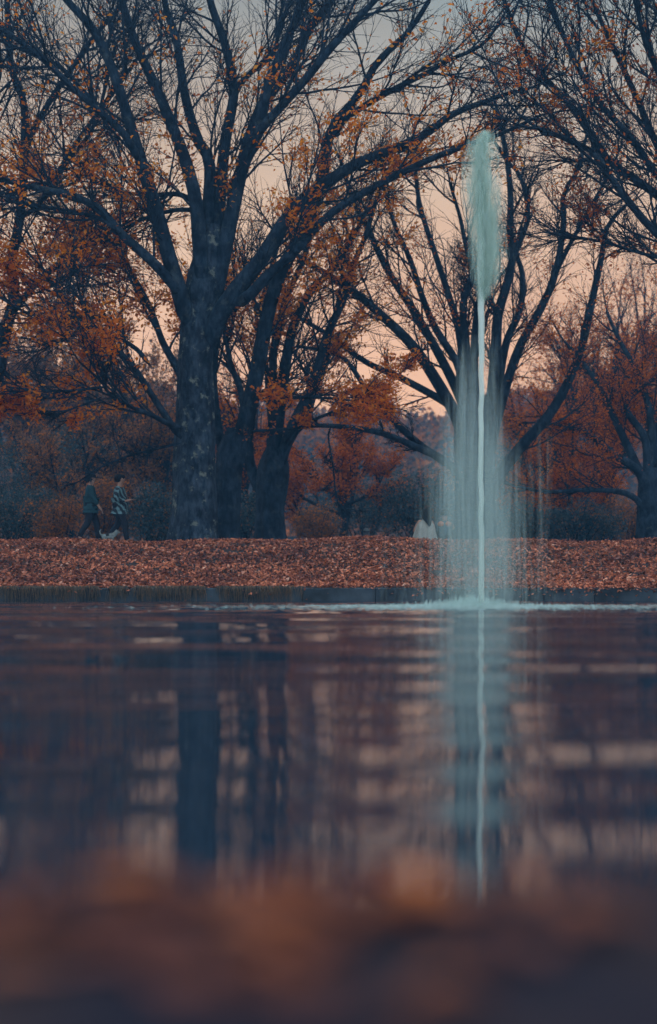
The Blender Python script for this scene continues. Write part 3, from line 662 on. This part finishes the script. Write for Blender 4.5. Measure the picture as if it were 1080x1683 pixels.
# ------------------------------------------------------------------ the fountain
fr = np.random.default_rng(5)
fb_ = P(791, 1000, FY); fbase = (FX, FY, 0.0)
fount = empty('fountain', fbase, 'tall single jet fountain with falling spray in the pond', 'fountain')
def watermat(name, alpha, col=(0.60, 0.80, 0.76), tr=0.4):
    m, t, o = mat(name)
    d_ = N(t, 'ShaderNodeBsdfDiffuse'); d_.inputs[0].default_value = (*col, 1)
    tl = N(t, 'ShaderNodeBsdfTranslucent'); tl.inputs[0].default_value = (*col, 1)
    gl = N(t, 'ShaderNodeBsdfGlossy'); gl.inputs['Roughness'].default_value = 0.25; gl.inputs[0].default_value = (0.8, 0.9, 0.9, 1)
    m1 = N(t, 'ShaderNodeMixShader'); m1.inputs[0].default_value = tr; t.links.new(d_.outputs[0], m1.inputs[1]); t.links.new(tl.outputs[0], m1.inputs[2])
    m2 = N(t, 'ShaderNodeMixShader'); m2.inputs[0].default_value = 0.12; t.links.new(m1.outputs[0], m2.inputs[1]); t.links.new(gl.outputs[0], m2.inputs[2])
    tp = N(t, 'ShaderNodeBsdfTransparent'); m3 = N(t, 'ShaderNodeMixShader'); m3.inputs[0].default_value = alpha
    t.links.new(tp.outputs[0], m3.inputs[1]); t.links.new(m2.outputs[0], m3.inputs[2]); t.links.new(m3.outputs[0], o.inputs[0])
    return m
M['jet'] = watermat('jet_water', 0.72, (0.82, 0.92, 0.86)); M['plume'] = watermat('plume_water', 0.042, (0.58, 0.76, 0.66)); M['spray'] = watermat('spray_water', 0.0145, (0.66, 0.84, 0.80)); M['froth'] = watermat('froth_water', 0.13, (0.66, 0.84, 0.80)); M['drop'] = watermat('drop_water', 0.2)
M['metal'] = plain('nozzle_metal', (0.12, 0.13, 0.14), 0.4, 0.2, 20)
PX = F / FY                                     # photo pixels per metre at the jet
def zpx(py): return CAMH + (HY - py) / PX       # height of a photo row at the jet
def strands(name, x, y, z, ln, r, matr, drift=0.02, n=5):
    m_ = len(x); tt = np.linspace(0, 1, n)
    dx = fr.normal(0, drift, m_)
    Pt = np.stack([x[:, None] + dx[:, None] * tt ** 2, y[:, None] + 0 * tt, z[:, None] - ln[:, None] * tt], -1)
    R = r[:, None] * np.sin(np.pi * (0.06 + 0.88 * tt))[None]
    V, Q = tubes(Pt, R, 4); o = meshobj(name, V, Q, matr, fount, world_pos=True); o['kind'] = 'stuff'; return o
# nozzle
prof = [(0.0, -0.12), (0.06, -0.12), (0.06, -0.02), (0.04, 0.0), (0.035, 0.03), (0.02, 0.035), (0.0, 0.035)]
V = np.array([[r * math.cos(a), r * math.sin(a), z] for r, z in prof for a in np.arange(12) * math.pi / 6]); i = np.array([[k * 12 + j, k * 12 + (j + 1) % 12, (k + 1) * 12 + (j + 1) % 12, (k + 1) * 12 + j] for k in range(6) for j in range(12)])
meshobj('nozzle', V, i, M['metal'], fount)
# solid column
zz = np.linspace(0.0, zpx(300), 150); rad = np.interp(zz, [0, 1, 3, zpx(480), zpx(300)], [0.040, 0.036, 0.034, 0.045, 0.05])
Pt = np.stack([FX + 0.003 * np.sin(zz * 9) + 0.004 * np.sin(zz * 2.3), FY + 0.006 * np.cos(zz * 7), zz], 1)
lo = 1 + 0.16 * np.sin(np.arange(10)[None] * 1.9 + zz[:, None] * 13) * fr.uniform(.4, 1, (150, 10))
V, Q = tubes(Pt[None], rad[None], 10, lo[None]); meshobj('jet_column', V, Q, M['jet'], fount, world_pos=True)
# plume: outline read off the photograph's rows as half widths about its middle line
rows = np.array([210, 216, 228, 250, 290, 330, 370, 410, 440, 462, 490, 520])
mid = np.array([800, 796, 792, 790, 791, 796, 799, 801, 800, 796, 792, 791]); hw = np.array([6, 14, 21, 26, 29, 29, 27, 27, 22, 11, 6, 5])
n = 4600
row = 212 + 262 * fr.uniform(0, 1, n) ** 0.95
a = fr.uniform(0, 6.28, n); rr_ = np.minimum(np.abs(fr.normal(0, 0.56, n)) + 0.02, 1.15); h_ = np.interp(row, rows, hw) / PX
x = (np.interp(row, rows, mid) - 540) / PX + np.cos(a) * rr_ * h_; y = FY + np.sin(a) * rr_ * h_
ln = fr.uniform(0.10, 0.42, n) * np.interp(row, [212, 300, 480], [0.5, 1.0, 0.6])
strands('plume', x, y, zpx(row), ln, fr.uniform(0.014, 0.036, n), M['plume'], 0.006)
# loose droplets breaking away round the plume
n = 260
row = fr.uniform(215, 480, n); sgn = fr.choice([-1, 1], n); a = fr.uniform(0, 6.28, n)
h_ = (np.interp(row, rows, hw) + fr.exponential(5, n)) / PX
x = (np.interp(row, rows, mid) + 2 - 540) / PX + np.cos(a) * h_; y = FY + np.sin(a) * h_
strands('droplet_spray', x, y, zpx(row), fr.uniform(0.03, 0.2, n), fr.uniform(0.002, 0.006, n), M['drop'], 0.02)
# falling veils
groups = [  # centre px, spread px, top row, top spread, count
    (760, 3, 560, 120, 120), (748, 5, 620, 120, 100), (732, 4, 650, 80, 70), (776, 5, 540, 160, 150), (803, 5, 540, 160, 150), (816, 6, 620, 120, 90),
    (832, 8, 690, 90, 70), (716, 9, 690, 60, 50), (888, 6, 690, 40, 16), (852, 12, 720, 80, 40), (765, 22, 690, 150, 260), (808, 20, 700, 150, 200), (785, 42, 760, 150, 260), (790, 60, 850, 90, 160)]
X, Y, Z, LN = [], [], [], []
for cx, sp, top, ts, c in groups:
    c = int(c * (1.5 if sp > 12 else 1.0)); xx = fr.normal(cx, sp * 1.15, c); X.append((xx - 540) / PX); Y.append(FY + fr.normal(0, 0.28 + sp / PX, c))
    st = top + np.abs(fr.normal(0, ts, c)); bot = 985.0
    st = np.minimum(st, 960); Z.append(zpx(st)); LN.append(np.minimum(fr.uniform(0.4, 2.4, c), zpx(st) - 0.02))
X, Y, Z, LN = map(np.concatenate, (X, Y, Z, LN))
strands('falling_spray', X, Y, Z, LN, fr.uniform(0.008, 0.034, len(X)), M['spray'], 0.05, 8)
# splash at the foot: small upright spurts and a froth of drops
n = 1500
a = fr.uniform(0, 6.28, n); rad = np.abs(fr.normal(0, 0.75, n)) + 0.03
x = FX + np.cos(a) * rad * 1.25 - 0.15; y = FY + np.sin(a) * rad; h_ = (0.03 + 0.16 * np.exp(-rad * 1.6)) * fr.uniform(.3, 1.3, n)
strands('splash', x, y, h_, h_ + 0.01, fr.uniform(0.006, 0.02, n), M['froth'], 0.05, 5)
n = 5200
a = fr.uniform(0, 6.28, n); rad = np.abs(fr.normal(0, 1.25, n)) + 0.05
C = np.stack([FX - 0.25 + np.cos(a) * rad * 1.6, FY + np.sin(a) * rad * 0.9, fr.uniform(0.02, 0.05, n) * np.exp(-rad * .3)], 1)
V, Q = leaf_quads(C, 0.09, 0.25, 0.7, 0.004); o = meshobj('froth', V, Q, M['froth'], fount, world_pos=True); o['kind'] = 'stuff'

# ------------------------------------------------------------------ people and the dog
def skin(name, joints, edges, matr, parent, root, sub=2):
    keys = list(joints); me = bpy.data.meshes.new(name)
    me.from_pydata([joints[k][0] for k in keys], [(keys.index(a), keys.index(b)) for a, b in edges], [])
    me.materials.append(matr); o = bpy.data.objects.new(name, me); link(o, parent)
    md = o.modifiers.new('skin', 'SKIN'); md.use_smooth_shade = True
    sv = me.skin_vertices[0].data
    for i, k in enumerate(keys):
        r = joints[k][1]; sv[i].radius = r if isinstance(r, tuple) else (r, r); sv[i].use_root = (k == root)
    s = o.modifiers.new('sub', 'SUBSURF'); s.levels = sub; s.render_levels = sub
    return o
def ellipsoid(name, c, r, matr, parent, nu=18, nv=12, cut=-1.0, dent=None):
    V = []; Fs = []
    for j in range(nv + 1):
        ph = math.pi * j / nv
        for i in range(nu):
            th = 2 * math.pi * i / nu
            p = np.array([math.sin(ph) * math.cos(th), math.sin(ph) * math.sin(th), max(math.cos(ph), cut)])
            s = 1 + 0.03 * math.sin(5 * th + 3 * ph) + 0.02 * math.sin(9 * th + j)
            V.append(np.array(c) + p * np.array(r) * s)
    for j in range(nv):
        for i in range(nu): Fs.append((j * nu + i, j * nu + (i + 1) % nu, (j + 1) * nu + (i + 1) % nu, (j + 1) * nu + i))
    return meshobj(name, np.array(V), np.array(Fs), matr, parent)
M['skin'] = plain('skin', (0.40, 0.23, 0.17), 0.6, 0.06, 5)
M['hair'] = plain('dark_hair', (0.005, 0.006, 0.010), 0.9, 0.4, 30)
M['trouser'] = plain('dark_trousers', (0.014, 0.018, 0.03), 0.85, 0.3, 12)
M['sweater'] = plain('teal_sweatshirt', (0.018, 0.058, 0.075), 0.85, 0.25, 10)
M['shoe'] = plain('shoe', (0.05, 0.06, 0.07), 0.6, 0.3, 12)
M['paleshoe'] = plain('pale_shoe', (0.16, 0.19, 0.20), 0.6, 0.3, 12)
M['cape'] = plain('pale_cape', (0.32, 0.33, 0.30), 0.9, 0.10, 7)
M['jacket'] = plain('blue_jacket', (0.018, 0.05, 0.075), 0.8, 0.25, 10)
M['orange'] = plain('orange_cloth', (0.55, 0.19, 0.09), 0.8, 0.15, 10)
M['fur'] = plain('pale_fur', (0.20, 0.235, 0.235), 0.9, 0.35, 14)
M['furdark'] = plain('dark_fur', (0.03, 0.035, 0.04), 0.9, 0.35, 14)
m, t, o_ = mat('zigzag_shirt')
b = N(t, 'ShaderNodeBsdfPrincipled'); b.inputs['Roughness'].default_value = 0.85
tcn = N(t, 'ShaderNodeTexCoord'); wv = N(t, 'ShaderNodeTexWave', wave_type='BANDS', bands_direction='DIAGONAL'); wv.inputs['Scale'].default_value = 3.2; wv.inputs['Distortion'].default_value = 7.0; wv.inputs['Detail'].default_value = 2; wv.inputs['Detail Scale'].default_value = 1.4
t.links.new(tcn.outputs['Object'], wv.inputs['Vector']); r = ramp(t, [(0.50, (0.012, 0.018, 0.03)), (0.62, (0.12, 0.22, 0.25))]); t.links.new(wv.outputs[0], r.inputs[0]); t.links.new(r.outputs[0], b.inputs['Base Color']); t.links.new(b.outputs[0], o_.inputs[0]); M['zigzag'] = m

def fingers(J, E, key, wpos, d, side, r=0.009):
    """five short bent fingers from a hand joint"""
    w = np.array(wpos, float); d = norm(np.array(d, float)); s = norm(np.cross(d, np.array([0, 0, 1.0])) + 1e-6) * side
    for k, (off, ln) in enumerate([(-.03, .07), (-.01, .08), (.012, .075), (.032, .058)]):
        a = w + d * .03 + s * off; bpt = a + d * ln * .55 + np.array([0, 0, -.008]); c = bpt + d * ln * .4 + np.array([0, 0, -.02])
        for nm, q in ((f'{key}{k}a', a), (f'{key}{k}b', bpt), (f'{key}{k}c', c)): J[nm] = (tuple(q), r)
        E += [(key, f'{key}{k}a'), (f'{key}{k}a', f'{key}{k}b'), (f'{key}{k}b', f'{key}{k}c')]
    a = w - s * .045 + d * .01; J[key + 'ta'] = (tuple(a), r * 1.1); J[key + 'tb'] = (tuple(a + d * .035 - s * .01), r); E += [(key, key + 'ta'), (key + 'ta', key + 'tb')]
def head_joints(J, E, top, x0=0.0, z0=1.50, fwd=(1, 0, 0)):
    f = np.array(fwd, float)
    def q(a, z): return tuple(np.array([x0, 0, z0 + z]) + f * a)
    J['neck'] = (q(0.0, 0.0), 0.058); J['jaw'] = (q(0.035, 0.075), 0.072); J['head'] = (q(0.03, 0.15), 0.098); J['crown'] = (q(0.015, 0.215), 0.078)
    J['chin'] = (q(0.085, 0.06), 0.03); J['nose'] = (q(0.135, 0.125), 0.016); J['brow'] = (q(0.09, 0.165), 0.04)
    E += [(top, 'neck'), ('neck', 'jaw'), ('jaw', 'head'), ('head', 'crown'), ('jaw', 'chin'), ('head', 'nose'), ('head', 'brow')]
    for s, nm in ((1, 'ear_l'), (-1, 'ear_r')):
        J[nm] = (tuple(np.array(q(0.0, 0.13)) + np.array([0, s * 0.098, 0])), 0.02); E.append(('head', nm))
def walker(label, px, d, facing, shirt, hairkind, stride, arm, phone=False):
    root = empty('person', gb(px, d), label, 'person', 'people walking along the lawn', facing)
    root.location.z += 0.03
    s = stride
    J = {'pelvis': ((0, 0, .96), (.135, .15)), 'waist': ((0.01, 0, 1.10), (.12, .145)), 'chest': ((0.0, 0, 1.32), (.135, .17)), 'top': ((0.0, 0, 1.44), .085)}
    E = [('pelvis', 'waist'), ('waist', 'chest'), ('chest', 'top')]
    head_joints(J, E, 'top')
    legs = {'l': (1, s), 'r': (-1, -s)}
    A = {}
    for k, (sd_, st) in legs.items():
        bend = 0.10 if st < 0 else 0.0
        A['hip' + k] = ((0, sd_ * .085, .90), .095); A['knee' + k] = ((st * .55 + 0.05, sd_ * .09, .50 + bend * .2), .066)
        A['calf' + k] = ((st * .78 - bend * .3, sd_ * .09, .33 + bend * .2), .056); A['ankle' + k] = ((st - bend * .8, sd_ * .09, .095 + bend * .5), .042); A['toe' + k] = ((st + .15 - bend * .6, sd_ * .095, .04 + bend * .1), .038)
        E += [('pelvis', 'hip' + k), ('hip' + k, 'knee' + k), ('knee' + k, 'calf' + k), ('calf' + k, 'ankle' + k), ('ankle' + k, 'toe' + k)]
        A['sh' + k] = ((-0.01, sd_ * .175, 1.40), .062)
        if phone and k == 'r' or phone and k == 'l': el, wr_, hd = (0.0 - .04, sd_ * .24, 1.13), (.22, sd_ * .15, 1.10), (.30, sd_ * .11, 1.13)
        else: el, wr_, hd = (-arm * sd_ * .10 - .03, sd_ * .225, 1.14), (arm * -sd_ * .16 + .06, sd_ * .225, .93), (arm * -sd_ * .18 + .09, sd_ * .22, .85)
        A['el' + k] = (el, .047); A['wr' + k] = (wr_, .032); A['hand' + k] = (hd, .036)
        E += [('chest', 'sh' + k), ('sh' + k, 'el' + k), ('el' + k, 'wr' + k), ('wr' + k, 'hand' + k)]
        J.update({a: b_ for a, b_ in A.items()})
        fingers(J, E, 'hand' + k, hd, np.array(hd) - np.array(wr_), sd_)
    skin('body', J, E, M['skin'], root, 'pelvis', 2)
    def sub(keys, grow_, extra=None):
        return {k: (J[k][0], tuple(r + grow_ for r in (J[k][1] if isinstance(J[k][1], tuple) else (J[k][1], J[k][1])))) for k in keys}
    sh = sub(['pelvis', 'waist', 'chest', 'top', 'shl', 'shr', 'ell', 'elr'], 0.028)
    sh['pelvis'] = ((0, 0, .97), (.19, .21)); sh['hem'] = ((0, 0, .86), (.19, .21))
    for k in 'lr': sh['cuff' + k] = (tuple(np.array(J['el' + k][0]) * .12 + np.array(J['wr' + k][0]) * .88), (.045, .045))
    skin('shirt', sh, [('hem', 'pelvis'), ('pelvis', 'waist'), ('waist', 'chest'), ('chest', 'top'), ('chest', 'shl'), ('shl', 'ell'), ('ell', 'cuffl'), ('chest', 'shr'), ('shr', 'elr'), ('elr', 'cuffr')], shirt, root, 'pelvis')
    tr = sub(['pelvis', 'hipl', 'hipr', 'kneel', 'kneer', 'calfl', 'calfr', 'anklel', 'ankler'], 0.026); tr['pelvis'] = ((0, 0, .93), (.14, .155))
    skin('trousers', tr, [('pelvis', 'hipl'), ('hipl', 'kneel'), ('kneel', 'calfl'), ('calfl', 'anklel'), ('pelvis', 'hipr'), ('hipr', 'kneer'), ('kneer', 'calfr'), ('calfr', 'ankler')], M['trouser'], root, 'pelvis')
    for k in 'lr':
        an, to = np.array(J['ankle' + k][0]), np.array(J['toe' + k][0])
        skin('shoe', {'heel': (tuple(an + [-.04, 0, -.045]), (.05, .048)), 'mid': (tuple((an + to) / 2 + [0, 0, -.015]), (.05, .046)), 'toe': (tuple(to + [.02, 0, .005]), (.045, .036))}, [('heel', 'mid'), ('mid', 'toe')], M['paleshoe'] if phone else M['shoe'], root, 'heel')
    if hairkind == 'cap':
        ellipsoid('cap', (0.02, 0, 1.69), (.125, .118, .095), M['trouser'], root, cut=-0.25)
        ellipsoid('cap_brim', (0.135, 0, 1.675), (.085, .085, .012), M['trouser'], root)
        ellipsoid('hair', (-0.02, 0, 1.63), (.105, .112, .075), M['hair'], root)
    else:
        ellipsoid('hair', (-0.022, 0, 1.672), (.122, .122, .118), M['hair'], root, cut=-0.75)
        ellipsoid('fringe', (0.065, 0, 1.72), (.07, .10, .05), M['hair'], root)
    return root
walker('walking person in dark teal sweatshirt and cap, left of the pair', 149, 37.2, 0.12, M['sweater'], 'cap', 0.20, 1.0)
walker('walking person in black and pale blue zigzag shirt holding a phone', 197, 37.0, -0.12, M['zigzag'], 'mop', -0.22, 1.0, True)
# the phone
ph = bpy.data.meshes.new('phone')
c_ = np.array(gb(197, 37.0)) + np.array([0.36, -0.06, 1.19])
V = np.array([[sx * .004 + sz * .03, sy * .037, sz * .065] for sx in (-1, 1) for sy in (-1, 1) for sz in (-1, 1)])
po = meshobj('phone', V, np.array([(0, 1, 3, 2), (4, 6, 7, 5), (0, 4, 5, 1), (2, 3, 7, 6), (0, 2, 6, 4), (1, 5, 7, 3)]), M['shoe'], smooth=False); po.location = tuple(c_)
bv = po.modifiers.new('bevel', 'BEVEL'); bv.width = 0.003; bv.segments = 2
tag(po, 'small phone in the hand of the zigzag shirted walker', 'phone')

# small dog between the walkers
dr = empty('dog', gb(178, 36.6), 'small pale shaggy dog walking between the two people', 'dog', rz=0.25)
J = {'rump': ((-.15, 0, .25), (.075, .07)), 'mid': ((0, 0, .245), (.08, .075)), 'chest': ((.13, 0, .245), (.09, .075)), 'neck': ((.20, 0, .32), .055), 'skull': ((.25, 0, .385), (.06, .058)), 'muzzle': ((.325, 0, .365), .03), 'nose': ((.35, 0, .365), .02), 'tail1': ((-.22, 0, .31), .022), 'tail2': ((-.25, 0, .40), .02), 'tail3': ((-.21, 0, .46), .015)}
E = [('mid', 'rump'), ('mid', 'chest'), ('chest', 'neck'), ('neck', 'skull'), ('skull', 'muzzle'), ('muzzle', 'nose'), ('rump', 'tail1'), ('tail1', 'tail2'), ('tail2', 'tail3')]
for s, k in ((1, 'l'), (-1, 'r')):
    o1 = .04 * s
    J['sh' + k] = ((.13, s * .05, .20), .035); J['wrist' + k] = ((.12 + o1, s * .05, .09), .02); J['fp' + k] = ((.14 + o1, s * .05, .015), .02)
    J['st' + k] = ((-.13, s * .05, .18), .045); J['hock' + k] = ((-.20 - o1, s * .05, .09), .02); J['hp' + k] = ((-.18 - o1, s * .05, .015), .02)
    J['er' + k] = ((.235, s * .05, .44), .018); J['ert' + k] = ((.25, s * .07, .455), .012)
    E += [('chest', 'sh' + k), ('sh' + k, 'wrist' + k), ('wrist' + k, 'fp' + k), ('rump', 'st' + k), ('st' + k, 'hock' + k), ('hock' + k, 'hp' + k), ('skull', 'er' + k), ('er' + k, 'ert' + k)]
dr.scale = (0.85, 0.85, 0.85)
skin('body', J, E, M['fur'], dr, 'mid')
ellipsoid('saddle_patch', (-.03, 0, .275), (.12, .082, .065), M['furdark'], dr)

# seated woman in a pale cape, back to the pond
def seated(label, px, d, rz, group='people seated on the lawn'):
    root = empty('person', gb(px, d), label, 'person', group, rz)
    J = {'pelvis': ((0, 0, .13), (.15, .17)), 'waist': ((0.02, 0, .30), (.12, .14)), 'chest': ((.05, 0, .48), (.125, .16)), 'top': ((.055, 0, .60), .08)}
    E = [('pelvis', 'waist'), ('waist', 'chest'), ('chest', 'top')]
    head_joints(J, E, 'top', 0.06, 0.645)
    for s, k in ((1, 'l'), (-1, 'r')):
        J['hip' + k] = ((.10, s * .10, .14), .095); J['knee' + k] = ((.48, s * .17, .36), .065); J['ankle' + k] = ((.72, s * .12, .07), .045); J['toe' + k] = ((.84, s * .13, .05), .035)
        J['sh' + k] = ((.05, s * .165, .56), .058); J['el' + k] = ((.16, s * .25, .33), .045); J['wr' + k] = ((.36, s * .18, .36), .032); hd = (.44, s * .15, .38); J['hand' + k] = (hd, .034)
        E += [('pelvis', 'hip' + k), ('hip' + k, 'knee' + k), ('knee' + k, 'ankle' + k), ('ankle' + k, 'toe' + k), ('chest', 'sh' + k), ('sh' + k, 'el' + k), ('el' + k, 'wr' + k), ('wr' + k, 'hand' + k)]
        fingers(J, E, 'hand' + k, hd, np.array(hd) - np.array(J['wr' + k][0]), s)
    skin('body', J, E, M['skin'], root, 'pelvis')
    tr = {k: (J[k][0], tuple(r + .024 for r in (J[k][1] if isinstance(J[k][1], tuple) else (J[k][1],) * 2))) for k in ('pelvis', 'hipl', 'hipr', 'kneel', 'kneer', 'anklel', 'ankler')}
    skin('trousers', tr, [('pelvis', 'hipl'), ('hipl', 'kneel'), ('kneel', 'anklel'), ('pelvis', 'hipr'), ('hipr', 'kneer'), ('kneer', 'ankler')], M['trouser'], root, 'pelvis')
    return root, J
w1, J = seated('seated person with long dark hair and pale cape, back to the pond', 700, 36.3, math.radians(100))
nz_, na = 16, 40
V = []
for j in range(nz_):
    tz = j / (nz_ - 1); z = .625 - tz * .615
    ex = (.075 + .16 * min(1, tz * 2.6) ** .7 + .12 * tz); ey = (.07 + .115 * min(1, tz * 5.0) ** .6 + .15 * tz ** 1.1)
    for i in range(na):
        th = 2 * math.pi * i / na; fo = 1 + (.015 + .075 * tz) * math.sin(9 * th + 1.2 * math.sin(3 * tz) + .6 * math.sin(2 * th)) + .02 * tz * math.sin(17 * th + 2)
        V.append((.05 + .05 * tz + ex * fo * math.cos(th), ey * fo * math.sin(th), z + 0.012 * math.sin(5 * th) * tz))
Fs = [(j * na + i, j * na + (i + 1) % na, (j + 1) * na + (i + 1) % na, (j + 1) * na + i) for j in range(nz_ - 1) for i in range(na)]
meshobj('cape', np.array(V), np.array(Fs), M['cape'], w1)
hs = {'a': ((.05, 0, .86), (.13, .13)), 'b': ((.005, -.01, .79), (.155, .16)), 'c': ((-.09, -.02, .68), (.13, .16)), 'd': ((-.18, -.035, .57), (.08, .10)), 'e': ((-.22, -.04, .50), (.05, .065)), 'f': ((-.24, -.04, .43), (.015, .03))}
skin('hair', hs, [('a', 'b'), ('b', 'c'), ('c', 'd'), ('d', 'e'), ('e', 'f')], M['hair'], w1, 'a')
w2, J = seated('seated person in dark blue jacket with orange shoulder panels beside the pale cape', 731, 36.7, math.radians(85))
jk = {k: (J[k][0], tuple(r + .035 for r in (J[k][1] if isinstance(J[k][1], tuple) else (J[k][1],) * 2))) for k in ('pelvis', 'waist', 'chest', 'top', 'shl', 'shr', 'ell', 'elr')}
for k in 'lr': jk['cuff' + k] = (tuple(np.array(J['wr' + k][0])), (.045, .045))
skin('jacket', jk, [('pelvis', 'waist'), ('waist', 'chest'), ('chest', 'top'), ('chest', 'shl'), ('shl', 'ell'), ('ell', 'cuffl'), ('chest', 'shr'), ('shr', 'elr'), ('elr', 'cuffr')], M['jacket'], w2, 'pelvis')
for s in (-1, 1): ellipsoid('shoulder_panel', (-.075, s * .095, .535), (.055, .08, .07), M['orange'], w2)
ellipsoid('hair', (.05, 0, .815), (.125, .118, .105), M['hair'], w2, cut=-.6)

# bollard on the lawn
bo = empty('bollard', gb(602.5, 36.6), 'short dark round topped bollard on the lawn left of the seated people', 'bollard')
prof = [(0.085, -0.05), (0.085, 0.22), (0.078, 0.225), (0.078, 0.245), (0.087, 0.25), (0.087, 0.27), (0.075, 0.31), (0.045, 0.335), (0.0, 0.345)]
V = np.array([[r * math.cos(a), r * math.sin(a), z] for r, z in prof[:6] for a in np.arange(20) * math.pi / 10]); i = np.array([[k * 20 + j, k * 20 + (j + 1) % 20, (k + 1) * 20 + (j + 1) % 20, (k + 1) * 20 + j] for k in range(5) for j in range(20)])
M['bollard'] = plain('bollard_paint', (0.02, 0.026, 0.035), 0.5, 0.3, 12)
meshobj('post', V, i, M['bollard'], bo)
pr2 = prof[5:]
V = np.array([[r * math.cos(a), r * math.sin(a), z] for r, z in pr2 for a in np.arange(20) * math.pi / 10]); i = np.array([[k * 20 + j, k * 20 + (j + 1) % 20, (k + 1) * 20 + (j + 1) % 20, (k + 1) * 20 + j] for k in range(len(pr2) - 1) for j in range(20)])
M['bollcap'] = plain('bollard_cap_paint', (0.05, 0.065, 0.075), 0.5, 0.3, 12)
meshobj('cap', V, i, M['bollcap'], bo)

# evening haze
m, t, o_ = mat('evening_haze')
pv_ = N(t, 'ShaderNodeVolumePrincipled'); pv_.inputs['Color'].default_value = (0.17, 0.52, 0.95, 1); pv_.inputs['Density'].default_value = 0.0015
t.links.new(pv_.outputs[0], o_.inputs['Volume'])
V = np.array([[x, y, z] for x in (-470, 470) for y in (-60, 300) for z in (-2, 33)])
hz_ = meshobj('haze', V, np.array([(0, 1, 3, 2), (4, 6, 7, 5), (0, 4, 5, 1), (2, 3, 7, 6), (0, 2, 6, 4), (1, 5, 7, 3)]), m, smooth=False); tag(hz_, 'thin blue evening haze over the park', 'haze', kind='stuff')
